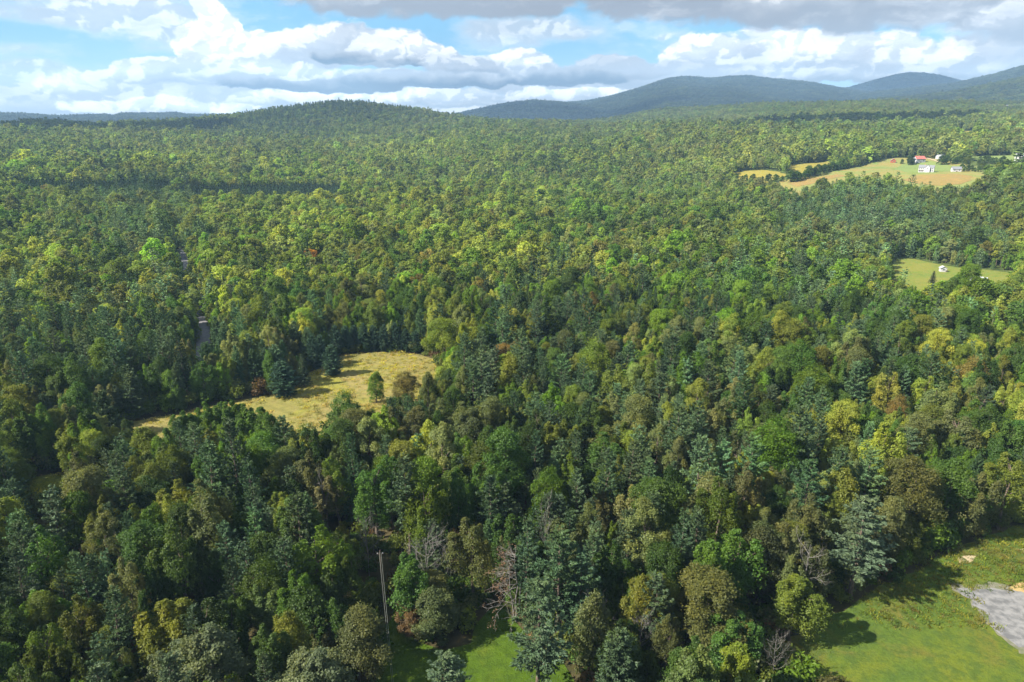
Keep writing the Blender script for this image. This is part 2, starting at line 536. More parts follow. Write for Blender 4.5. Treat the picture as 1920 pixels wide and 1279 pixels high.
def leaf_material(name, trans=0.30, gloss=0.05, var=0.5):
    m, t, out = new_mat(name)
    at = t.n.new('ShaderNodeAttribute')
    at.attribute_type = 'INSTANCER'
    at.attribute_name = 'tint'
    geo = t.n.new('ShaderNodeNewGeometry')
    tc = t.n.new('ShaderNodeTexCoord')
    rnd = geo.outputs['Random Per Island']
    n = t.noise(tc.outputs['Object'], 0.45, 2, 0.6)
    n2 = t.noise(tc.outputs['Object'], 0.16, 1, 0.5)
    bright = t.m('ADD', t.m('MULTIPLY', rnd, var), t.m('ADD', 1 - var * 0.5 - 0.35, t.m('MULTIPLY', n, 0.7)))
    c = t.vm('SCALE', at.outputs['Color'], scale=bright)
    # some sprays turn yellower or duller than the rest of the crown
    c2 = t.vm('MULTIPLY', c, (1.22, 1.08, 0.8))
    c = t.mix(t.step(t.m('ADD', n2, t.m('MULTIPLY', rnd, 0.16)), 0.52, 0.72), c, c2)
    d = t.n.new('ShaderNodeBsdfDiffuse')
    t.put(d.inputs[0], c)
    tr = t.n.new('ShaderNodeBsdfTranslucent')
    t.put(tr.inputs[0], t.vm('MULTIPLY', c, (1.15, 1.2, 0.6)))
    mx = t.n.new('ShaderNodeMixShader')
    mx.inputs[0].default_value = trans
    t.l.new(d.outputs[0], mx.inputs[1])
    t.l.new(tr.outputs[0], mx.inputs[2])
    g = t.n.new('ShaderNodeBsdfGlossy')
    g.inputs['Roughness'].default_value = 0.5
    g.inputs[0].default_value = (0.75, 0.8, 0.8, 1)
    mg = t.n.new('ShaderNodeMixShader')
    mg.inputs[0].default_value = gloss
    t.l.new(mx.outputs[0], mg.inputs[1])
    t.l.new(g.outputs[0], mg.inputs[2])
    t.l.new(mg.outputs[0], out.inputs[0])
    return m


def plain_material(name, c1, c2, scale=3.0, rough=0.9, bump=0.0, detail=5, spec=0.2, coord='Object', stretch=None):
    m, t, out = new_mat(name)
    b = t.n.new('ShaderNodeBsdfPrincipled')
    tc = t.n.new('ShaderNodeTexCoord')
    v = tc.outputs[coord]
    if stretch:
        v = t.vm('MULTIPLY', v, stretch)
    n = t.noise(v, scale, detail, 0.6)
    t.put(b.inputs['Base Color'], t.mix(t.step(n, 0.35, 0.65), c1, c2))
    b.inputs['Roughness'].default_value = rough
    b.inputs['Specular IOR Level'].default_value = spec
    if bump:
        bp = t.n.new('ShaderNodeBump')
        bp.inputs['Strength'].default_value = bump
        bp.inputs['Distance'].default_value = 0.1
        t.put(bp.inputs['Height'], n)
        t.put(b.inputs['Normal'], bp.outputs[0])
    t.l.new(b.outputs[0], out.inputs[0])
    return m


M = {}
M['leaf'] = leaf_material('leaves', 0.48, 0.012, 0.42)
M['needle'] = leaf_material('needles', 0.18, 0.015, 0.42)
M['bark'] = plain_material('bark', (0.055, 0.042, 0.032), (0.13, 0.105, 0.085), 6, 0.95, 0.4, stretch=(1, 1, .2))
M['pale_bark'] = plain_material('pale_bark', (0.15, 0.135, 0.12), (0.24, 0.22, 0.2), 5, 0.9, 0.2, stretch=(1, 1, .3))
M['dead_wood'] = plain_material('dead_wood', (0.080, 0.077, 0.072), (0.150, 0.144, 0.134), 3, 0.9, 0.2)
M['rust_needle'] = plain_material('rust_needle', (0.11, 0.065, 0.034), (0.07, 0.05, 0.034), 3, 0.9)


def ground_material():
    m, t, out = new_mat('forest_ground')
    b = t.n.new('ShaderNodeBsdfPrincipled')
    geo = t.n.new('ShaderNodeNewGeometry')
    p = geo.outputs['Position']
    n = t.noise(p, 0.25, 6, 0.6)
    n2 = t.noise(p, 0.012, 5, 0.6)
    n3 = t.noise(p, 0.05, 4, 0.7)
    floor = t.mix(t.step(n, 0.35, 0.65), (0.030, 0.032, 0.014), (0.060, 0.050, 0.026))
    far = t.mix(t.step(n3, 0.35, 0.65), (0.020, 0.040, 0.018), (0.055, 0.080, 0.026))
    far = t.mix(t.step(n2, 0.45, 0.62), far, (0.030, 0.050, 0.024))
    under = t.mix(t.step(n, 0.35, 0.65), (0.035, 0.055, 0.018), (0.075, 0.095, 0.028))
    r = t.vm('LENGTH', t.vm('MULTIPLY', p, (1, 1, 0)))
    floor = t.mix(t.step(r, 330, 480), floor, under)
    t.put(b.inputs['Base Color'], t.mix(t.step(r, 1800, 3200), floor, far))
    b.inputs['Roughness'].default_value = 1.0
    b.inputs['Specular IOR Level'].default_value = 0.0
    bp = t.n.new('ShaderNodeBump')
    bp.inputs['Strength'].default_value = 1.0
    bp.inputs['Distance'].default_value = 14.0
    vo = t.n.new('ShaderNodeTexVoronoi')
    t.put(vo.inputs['Vector'], p)
    vo.inputs['Scale'].default_value = 0.055
    t.put(bp.inputs['Height'], t.m('MULTIPLY', t.m('SUBTRACT', 1.0, vo.outputs['Distance']), t.step(r, 1800, 3200)))
    t.put(b.inputs['Normal'], bp.outputs[0])
    t.l.new(b.outputs[0], out.inputs[0])
    return m


def grass_material(name, cols, s1=0.05, s2=0.6, stripes=None):
    """three greens or straws in broad patches, mottled, with a fine relief"""
    m, t, out = new_mat(name)
    b = t.n.new('ShaderNodeBsdfPrincipled')
    geo = t.n.new('ShaderNodeNewGeometry')
    p = geo.outputs['Position']
    a = t.noise(p, s1, 4, 0.6, 0.6)
    c = t.noise(p, s2, 5, 0.7)
    f = t.noise(p, s2 * 5, 4, 0.8)
    d = t.noise(t.vm('ADD', p, (55, 31, 0)), s1 * 1.7, 4, 0.6, 0.4)
    col = t.mix(t.step(a, 0.40, 0.60), cols[0], cols[1])
    col = t.mix(t.step(d, 0.48, 0.66), col, cols[2])
    col = t.mix(t.m('MULTIPLY', t.step(c, 0.44, 0.60), 0.7), col, cols[3])
    col = t.mix(t.m('MULTIPLY', t.step(f, 0.42, 0.66), 0.42), col, t.vm('SCALE', col, scale=0.45))
    if stripes:
        x, y, z = t.sep(p)
        w = t.m('SINE', t.m('MULTIPLY', t.m('ADD', t.m('MULTIPLY', x, stripes[0]), t.m('ADD', t.m('MULTIPLY', y, stripes[1]), t.m('MULTIPLY', a, 5))), 1.0))
        col = t.mix(t.m('MULTIPLY', t.step(w, -0.2, 0.9), 0.28), col, t.vm('SCALE', col, scale=0.62))
    t.put(b.inputs['Base Color'], col)
    b.inputs['Roughness'].default_value = 1.0
    b.inputs['Specular IOR Level'].default_value = 0.05
    bp = t.n.new('ShaderNodeBump')
    bp.inputs['Strength'].default_value = 0.7
    bp.inputs['Distance'].default_value = 0.35
    t.put(bp.inputs['Height'], t.m('ADD', c, t.m('MULTIPLY', f, 0.5)))
    t.put(b.inputs['Normal'], bp.outputs[0])
    t.l.new(b.outputs[0], out.inputs[0])
    return m


# ------------------------------------------------------------------ mesh helpers
def mesh_np(name, V, Fq, mats, midx=None, smooth=False):
    """V (n,3); Fq list of arrays (k,3) or (k,4)"""
    me = bpy.data.meshes.new(name)
    if not isinstance(Fq, (list, tuple)):
        Fq = [Fq]
    Fq = [np.asarray(f, np.int32) for f in Fq if len(f)]
    nl = sum(f.size for f in Fq)
    npoly = sum(len(f) for f in Fq)
    me.vertices.add(len(V))
    me.vertices.foreach_set('co', np.asarray(V, np.float32).ravel())
    me.loops.add(nl)
    me.loops.foreach_set('vertex_index', np.concatenate([f.ravel() for f in Fq]))
    me.polygons.add(npoly)
    tot = np.concatenate([np.full(len(f), f.shape[1], np.int32) for f in Fq])
    st = np.concatenate([[0], np.cumsum(tot)[:-1]]).astype(np.int32)
    me.polygons.foreach_set('loop_start', st)
    try:
        me.polygons.foreach_set('loop_total', tot)
    except Exception:
        pass
    for m in mats:
        me.materials.append(m)
    if midx is not None:
        me.polygons.foreach_set('material_index', np.asarray(midx, np.int32))
    me.polygons.foreach_set('use_smooth', np.full(npoly, smooth))
    me.update(calc_edges=True)
    return me


def obj(name, me, parent=None, **props):
    o = bpy.data.objects.new(name, me)
    COL.objects.link(o)
    if parent is not None:
        o.parent = parent
    for k, v in props.items():
        o[k] = v
    return o


def norm(v):
    return v / np.maximum(np.linalg.norm(v, axis=-1, keepdims=True), 1e-9)


def cards(C, N, S, asp, rg, fold=0.25, axis=None):
    """one bent four-cornered leaf spray per centre C, facing N, size S"""
    n = len(C)
    N = norm(N)
    ref = axis if axis is not None else norm(rg.normal(size=(n, 3)))
    T = norm(ref - N * (ref * N).sum(1, keepdims=True))
    B = np.cross(N, T)
    S = np.asarray(S).reshape(-1, 1) * 0.5
    W = S * asp
    V = np.stack([C - T * S, C + B * W + N * S * fold, C + T * S, C - B * W + N * S * fold * rg.uniform(-0.6, 1, (n, 1))], 1).reshape(-1, 3)
    return V, np.arange(4 * n).reshape(n, 4)


def tube(path, radii, sides=5):
    path = np.asarray(path, float)
    radii = np.asarray(radii, float)
    d = norm(np.gradient(path, axis=0))
    ref = np.tile([0.31, 0.95, 0.05], (len(path), 1))
    a = norm(np.cross(d, ref))
    b = np.cross(d, a)
    an = np.linspace(0, 2 * math.pi, sides, endpoint=False)
    V = (path[:, None] + radii[:, None, None] * (np.cos(an)[None, :, None] * a[:, None] + np.sin(an)[None, :, None] * b[:, None])).reshape(-1, 3)
    f = []
    for i in range(len(path) - 1):
        for k in range(sides):
            k2 = (k + 1) % sides
            f.append((i * sides + k, i * sides + k2, (i + 1) * sides + k2, (i + 1) * sides + k))
    return V, np.array(f)


class Geo:
    def __init__(self):
        self.V, self.Q, self.mi, self.n = [], [], [], 0

    def add(self, V, Q, mi=0):
        if len(Q) == 0:
            return
        self.V.append(V)
        self.Q.append(np.asarray(Q) + self.n)
        self.mi.append(np.full(len(Q), mi))
        self.n += len(V)

    def mesh(self, name, mats, smooth=False):
        return mesh_np(name, np.concatenate(self.V), [np.concatenate(self.Q)], mats, np.concatenate(self.mi), smooth)


# ------------------------------------------------------------------ tree kinds. unit: metres, base at the origin
def wander(p0, p1, rg, n=5, amp=0.3):
    t = np.linspace(0, 1, n)[:, None]
    p = np.asarray(p0) * (1 - t) + np.asarray(p1) * t
    off = rg.normal(size=(n, 3)) * amp
    off[0] = off[-1] = 0
    return p + off


def broadleaf(seed, H=18.0, Wd=8.5, base=0.30, style='round', q=1.0, leaf=0.42):
    """returns crown Geo, trunk Geo. q scales the number of sprays (their size grows as they thin out)"""
    rg = np.random.default_rng(seed)
    cr, tk = Geo(), Geo()
    R0 = Wd / 2
    zc0 = H * base
    ch = H - zc0
    nl = {'round': 28, 'flame': 24, 'open': 18, 'multi': 0}[style]
    lean = rg.normal(0, .05, 2) * Wd
    squash = rg.uniform(.8, 1.2)
    lobes = []
    for i in range(nl):
        u = (i + 0.5) / nl
        t = u ** 0.75                                       # height in the crown
        prof = {'round': math.sin(min(1, t * 0.86 + 0.16) * math.pi) ** 0.55, 'flame': (1 - t) ** 0.55 * min(1, 0.55 + t * 1.6), 'open': math.sin((t * 0.8 + 0.18) * math.pi) ** 0.6}[style]
        th = i * 2.39996 + rg.uniform(-0.4, 0.4)
        rad = R0 * prof * rg.uniform(0.42, 1.0)
        lr = Wd * {'round': rg.uniform(0.10, 0.20), 'flame': rg.uniform(0.09, 0.16), 'open': rg.uniform(0.09, 0.17)}[style]
        zz = zc0 + ch * (0.08 + 0.86 * t) + rg.uniform(-0.10, 0.10) * ch - lr * 0.4
        lobes.append((rad * math.cos(th) * squash + lean[0] * t, rad * math.sin(th) / squash + lean[1] * t, zz, lr, lr * {'round': rg.uniform(0.9, 1.5), 'flame': rg.uniform(1.4, 2.3), 'open': rg.uniform(0.8, 1.4)}[style]))
    if style == 'multi':
        # several upright leaders, each a ragged spindle of leaf clumps
        lobes = []
        nld = int(rg.integers(5, 9))
        for k in range(nld):
            th = k * 2.39996 + rg.uniform(-.5, .5)
            rd = R0 * 0.78 * math.sqrt((k + .3) / nld)
            top = H * (1 - 0.34 * (rd / R0) ** 1.4) * rg.uniform(.86, 1.0)
            bot = zc0 + ch * rg.uniform(0.0, .25)
            rs = Wd * rg.uniform(.15, .215)
            zz = bot
            while zz < top:
                f = (zz - bot) / (top - bot + 1e-6)
                pr = min(1, .62 + f * 1.3) * (1 - f) ** .5 + .16
                lr = rs * pr * rg.uniform(.62, 1.08)
                a2 = rg.uniform(0, 6.28)
                o2 = rs * pr * rg.uniform(.1, .65)
                lobes.append((rd * math.cos(th) * (0.75 + .35 * f) * squash + o2 * math.cos(a2) + lean[0] * f, rd * math.sin(th) * (0.75 + .35 * f) / squash + o2 * math.sin(a2) + lean[1] * f,
                              zz, lr, lr * rg.uniform(1.0, 1.6)))
                zz += lr * rg.uniform(.75, 1.25)
    # leading shoots that break the outline
    for k in range(7 if style != 'multi' else 0):
        th, rd = rg.uniform(0, 6.28), R0 * rg.uniform(0.0, 0.62)
        lobes.append((rd * math.cos(th) + lean[0], rd * math.sin(th) + lean[1], H * rg.uniform(.86, .97) - rd * .55, Wd * rg.uniform(.05, .085), Wd * rg.uniform(.12, .2)))
    nl = len(lobes)
    # crown heart
    if style in ('round', 'flame'):
        for k in range(4):
            lobes.append((rg.uniform(-.12, .12) * Wd, rg.uniform(-.12, .12) * Wd, zc0 + ch * (0.30 + 0.17 * k), Wd * 0.22, Wd * 0.22))
    L = np.array(lobes)
    ncl = max(5, int((40 if style != 'multi' else 24) * q ** 0.58))
    nlf = max(2, int(10 * q ** 0.45))
    size = leaf / q ** 0.42
    Cs, Ns = [], []
    for i, (x, y, z, lr, lh) in enumerate(lobes):
        out = np.array([x, y, 0.0])
        out = out / (np.linalg.norm(out) + 1e-6)
        d = norm(rg.normal(size=(ncl * 2, 3)) + out * 0.55 + np.array([0, 0, 0.75]))[:ncl]
        rr = rg.uniform(0.78, 1.08, (ncl, 1))
        p = d * rr
        if style == 'flame':
            k = np.clip(p[:, 2:3], 0, 1)
            p[:, :2] *= (1 - 0.55 * k)
        c = np.array([x, y, z]) + p * np.array([lr, lr, lh])
        # drop what is buried inside neighbouring lobes
        dd = (c[:, None, :] - L[None, :, :3]) / np.stack([L[:, 3], L[:, 3], L[:, 4]], 1)[None]
        dd = np.linalg.norm(dd, axis=2)
        dd[:, i] = 9
        keep = dd.min(1) > 0.62
        c, d = c[keep], d[keep]
        if not len(c):
            continue
        k = len(c)
        spread = lr * 0.24
        pc = (c[:, None] + rg.normal(size=(k, nlf, 3)) * spread * np.array([1, 1, 0.75])).reshape(-1, 3)
        nn = (d[:, None] * 0.9 + rg.normal(size=(k, nlf, 3)) * 0.62 + np.array([0, 0, 0.35])).reshape(-1, 3)
        Cs.append(pc)
        Ns.append(nn)
    C = np.concatenate(Cs)
    N = np.concatenate(Ns)
    V, Q = cards(C, N, size * rg.uniform(0.7, 1.35, len(C)), 0.72, rg)
    cr.add(V, Q)
    # trunk and limbs
    top = np.array([0, 0, H * 0.86])
    sides = 6 if q > 0.6 else 3
    p = wander((0, 0, -0.6), top, rg, 7, 0.22)
    p[1:, :2] += rg.normal(size=2) * 0.1
    V, Q = tube(p, np.linspace(0.019 * H, 0.03, 7), sides)
    tk.add(V, Q)
    for k in range(10 if q > 0.6 else 3):
        l = lobes[rg.integers(0, nl)]
        z0 = max(zc0 * 0.8, l[2] - rg.uniform(2.0, 4.0))
        V, Q = tube(wander((0, 0, z0), (l[0], l[1], l[2]), rg, 4, 0.15), np.linspace(0.006 * H, 0.02, 4), 4 if q > .6 else 3)
        tk.add(V, Q)
    return cr, tk


def pine(seed, H=20.0, Wd=8.0, base=0.28, q=1.0, style='pine'):
    rg = np.random.default_rng(seed)
    cr, tk = Geo(), Geo()
    sp = style == 'spruce'
    z = H * base
    lowb = base < 0.05
    step = (0.85 if sp else 0.78 if lowb else 1.05) / q ** 0.22
    Cs, Ns, Ax, Sz = [], [], [], []
    limbs = []
    while z < H * 0.985:
        t = (z - H * base) / (H * (1 - base))
        if sp:
            prof = (1 - t) ** 0.85 * 0.98 + 0.02
        else:
            prof = min(1.0, 0.62 + t * 1.2) * (1 - t) ** 0.62 + 0.03
        nb = 6 if sp else 7 if lowb else 5
        a0 = rg.uniform(0, 6.28)
        for b in range(nb):
            if rg.random() < (0.04 if sp or lowb else 0.14):
                continue
            az = a0 + b * 2 * math.pi / nb + rg.uniform(-0.3, 0.3)
            L = Wd / 2 * prof * (rg.uniform(0.85, 1.1) if sp else rg.uniform(0.62, 1.22))
            if L < 0.25:
                L = 0.25
            rise = (-0.25 + 0.5 * t) if sp else (0.10 + 0.55 * t)
            dr = np.array([math.cos(az), math.sin(az), rise])
            side = np.array([-math.sin(az), math.cos(az), 0])
            curve = (0.10 if sp else 0.20) * L - (1 - t) * .12 * L * lowb
            limbs.append((z, dr, L))
            m = max(2, int((L / 0.42 + 1) * q ** 0.40))
            s = np.linspace(0.28 if not sp else 0.12, 1.0, m)
            for sk in s:
                wd = (0.36 * (1 - sk) + 0.12) * L * (0.9 if not sp else 0.8)
                kk = max(1, int(round((2.2 + wd * 1.6) * q ** 0.35)))
                for _ in range(kk):
                    off = rg.uniform(-1, 1)
                    c = np.array([0, 0, z]) + dr * L * (sk + rg.uniform(-.06, .06)) + side * wd * off + np.array([0, 0, curve * sk * sk + rg.uniform(-0.12, 0.16)])
                    Cs.append(c)
                    Ax.append(dr * 0.8 + side * off * 0.8 + np.array([0, 0, 0.25 if not sp else -0.1]))
                    Sz.append(1.0)
        z += step * rg.uniform(0.8, 1.25) * (0.75 if t > 0.7 else 1)
    C = np.array(Cs)
    A = norm(np.array(Ax))
    nn = 6 if q > 0.5 else 2
    n = len(C)
    C2 = np.repeat(C, nn, 0) + rg.normal(size=(n * nn, 3)) * (0.10 if not sp else 0.08)
    A2 = norm(np.repeat(A, nn, 0) + rg.normal(size=(n * nn, 3)) * 0.38)
    N2 = np.tile([0, 0, 1.0], (n * nn, 1)) + rg.normal(size=(n * nn, 3)) * 0.55
    base_s = (0.46 if not sp else 0.42) / q ** 0.48
    V, Q = cards(C2, N2, base_s * rg.uniform(0.7, 1.3, n * nn), 0.34 if q > 0.5 else 0.55, rg, 0.3, A2)
    cr.add(V, Q)
    lead = np.linspace(0, 1, 3)[:, None] * np.array([0, 0, 1.2]) + np.array([0, 0, H - 1.0])
    sides = 6 if q > 0.6 else 3
    p = wander((0, 0, -0.6), (0, 0, H * 0.985), rg, 7, 0.10)
    V, Q = tube(p, np.linspace(0.015 * H, 0.02, 7), sides)
    tk.add(V, Q)
    if q > 0.3:
        for (z, dr, L) in limbs[::2 if q < 0.8 else 1]:
            e = np.array([0, 0, z]) + dr * L * 0.75
            V, Q = tube(np.array([[0, 0, z - 0.1], e * 0.5 + np.array([0, 0, z * 0.5 - 0.05]), e]), [0.055, 0.04, 0.015], 3)
            tk.add(V, Q)
        for _ in range(8):                                    # dead stubs below the crown
            zz = rg.uniform(0.06, base + 0.06) * H
            a = rg.uniform(0, 6.28)
            V, Q = tube(np.array([[0, 0, zz], [math.cos(a) * .9, math.sin(a) * .9, zz + .1], [math.cos(a) * 1.7, math.sin(a) * 1.7, zz + rg.uniform(-.1, .3)]]), [0.04, 0.03, 0.01], 3)
            tk.add(V, Q)
    return cr, tk


def bare(seed, H=13.0, spread=0.55, levels=4, droop=0.0, r0=0.16, start=0.25, nb0=7):
    """a leafless tree: returns trunk Geo and branches Geo"""
    rg = np.random.default_rng(seed)
    tk, br = Geo(), Geo()
    p = wander((0, 0, -0.5), (rg.uniform(-.6, .6), rg.uniform(-.6, .6), H * 0.9), rg, 7, 0.15)
    V, Q = tube(p, np.linspace(r0, 0.03, 7), 6)
    tk.add(V, Q)

    def grow(o, d, L, rad, lev):
        n = 4
        pts = [o]
        dd = d.copy()
        for k in range(n):
            dd = norm(dd + rg.normal(size=3) * 0.16 + np.array([0, 0, 0.10 - droop]))
            pts.append(pts[-1] + dd * L / n)
        pts = np.array(pts)
        V, Q = tube(pts, np.linspace(rad, rad * 0.35, n + 1), 4 if lev > 2 else 3)
        br.add(V, Q)
        if lev > 1:
            for _ in range(rg.integers(3, 6)):
                k = rg.integers(1, n + 1)
                grow(pts[k], norm(dd + rg.normal(size=3) * 0.55), L * rg.uniform(0.42, 0.62), rad * 0.5, lev - 1)
    for k in range(nb0):
        t = start + (0.95 - start) * (k + rg.random()) / nb0
        o = np.array([np.interp(t * 6, range(7), p[:, j]) for j in range(3)])
        a = k * 2.4 + rg.uniform(-.3, .3)
        d = norm(np.array([math.cos(a) * spread, math.sin(a) * spread, rg.uniform(0.35, 0.8) - droop * 3]))
        grow(o, d, H * 0.38 * (1.15 - 0.55 * t), r0 * 0.38, levels - 1)
    return tk, br


def shrub(seed, H=3.0, Wd=3.5, q=1.0, leaf=0.30):
    rg = np.random.default_rng(seed)
    g = Geo()
    n = int(700 * q)
    d = norm(rg.normal(size=(n, 3)))
    d[:, 2] = np.abs(d[:, 2])
    k = 7
    cen = np.stack([rg.uniform(-.25, .25, k) * Wd, rg.uniform(-.25, .25, k) * Wd, rg.uniform(0.15, .55, k) * H], 1)
    w = rg.integers(0, k, n)
    C = cen[w] + d * np.array([Wd * .3, Wd * .3, H * .42]) * rg.uniform(.7, 1.05, (n, 1))
    V, Q = cards(C, d + rg.normal(size=(n, 3)) * .6, leaf / q ** .4 * rg.uniform(.7, 1.3, n), .7, rg)
    g.add(V, Q)
    return g


# ---- near kinds (crown mesh, trunk mesh), used for the single trees and the near part of the forest
KIND = {}       # name -> list of dict(crown, trunk, H, W)
def add_kind(kind, cr, tk, H, W, leafmat, barkmat):
    i = len(KIND.setdefault(kind, []))
    KIND[kind].append(dict(crown=cr.mesh('crown', [M[leafmat]]), trunk=tk.mesh('trunk', [M[barkmat]], True), H=H, W=W, cr=cr, tk=tk))


BSPEC = [(11, 17, 9.0, .28, 'round'), (12, 19, 8.0, .26, 'round'), (13, 15, 8.5, .22, 'round'), (14, 17, 7.8, .26, 'flame'), (15, 16, 7.2, .22, 'flame'),
         (16, 20, 8.2, .34, 'open'), (17, 16, 7.4, .30, 'open'), (18, 18, 9.6, .30, 'round'), (19, 15, 8.0, .25, 'flame'),
         (20, 15, 8.0, .03, 'round'), (21, 13, 8.0, .02, 'flame'),
         (22, 18, 8.4, .24, 'multi'), (23, 17, 7.6, .20, 'multi'), (24, 19, 9.2, .26, 'multi'), (25, 16, 7.0, .16, 'multi'), (26, 14, 8.0, .03, 'multi')]
PSPEC = [(31, 21, 8.4, .26, 'pine'), (32, 19, 7.4, .20, 'pine'), (33, 22, 7.6, .34, 'pine'), (34, 17, 6.8, .14, 'pine'), (35, 18, 6.0, .10, 'spruce'), (36, 20, 5.2, .08, 'spruce'), (37, 15, 7.6, .02, 'pine'), (38, 16, 6.6, .03, 'pine')]
for s, H, W, b, st in BSPEC:
    cr, tk = broadleaf(s, H, W, b, st, 1.5, 0.33)
    add_kind('broad', cr, tk, H, W, 'leaf', 'bark')
for s, H, W, b, st in PSPEC:
    cr, tk = pine(s, H, W, b, 1.0, st)
    add_kind('pine', cr, tk, H, W, 'needle', 'bark')

# ---- prototypes for the massed forest, at three levels of detail, in a collection that is not part of the scene
LIB = bpy.data.collections.new('tree_prototypes')
PROTO = []      # order = instance index


def add_proto(cr, tk, leafmat, barkmat):
    g = Geo()
    for V, Q in zip(cr.V, cr.Q):
        g.V.append(V)
        g.Q.append(Q + 0)
        g.mi.append(np.zeros(len(Q), int))
    g.n = sum(len(v) for v in cr.V)
    if tk is not None:
        off = g.n
        for V, Q in zip(tk.V, tk.Q):
            g.V.append(V)
            g.Q.append(Q + off)
            g.mi.append(np.ones(len(Q), int))
    me = g.mesh('tree', [M[leafmat], M[barkmat]])
    o = bpy.data.objects.new('proto_%03d' % len(PROTO), me)
    LIB.objects.link(o)
    PROTO.append(o)
    return len(PROTO) - 1


LOD = {0: {'broad': [], 'pine': []}, 1: {'broad': [], 'pine': []}, 2: {'broad': [], 'pine': []}}
for k in ('broad', 'pine'):
    for d in KIND[k]:
        LOD[0][k].append(add_proto(d['cr'], d['tk'], 'leaf' if k == 'broad' else 'needle', 'bark'))
for lod, q in ((1, 0.22), (2, 0.035)):
    for s, H, W, b, st in BSPEC:
        cr, tk = broadleaf(s + 100 * lod, H, W, b, st, q, 0.36)
        LOD[lod]['broad'].append(add_proto(cr, tk if lod == 1 else None, 'leaf', 'bark'))
    for s, H, W, b, st in PSPEC:
        cr, tk = pine(s + 100 * lod, H, W, b, q, st)
        LOD[lod]['pine'].append(add_proto(cr, tk if lod == 1 else None, 'needle', 'bark'))
IS_SPRUCE = [5 - 1, 5]          # indices in PSPEC of the dark conical kinds
tri = [sum(len(p.vertices) - 2 for p in o.data.polygons) for o in PROTO]
print('PROTO TRIS', tri, sum(tri))

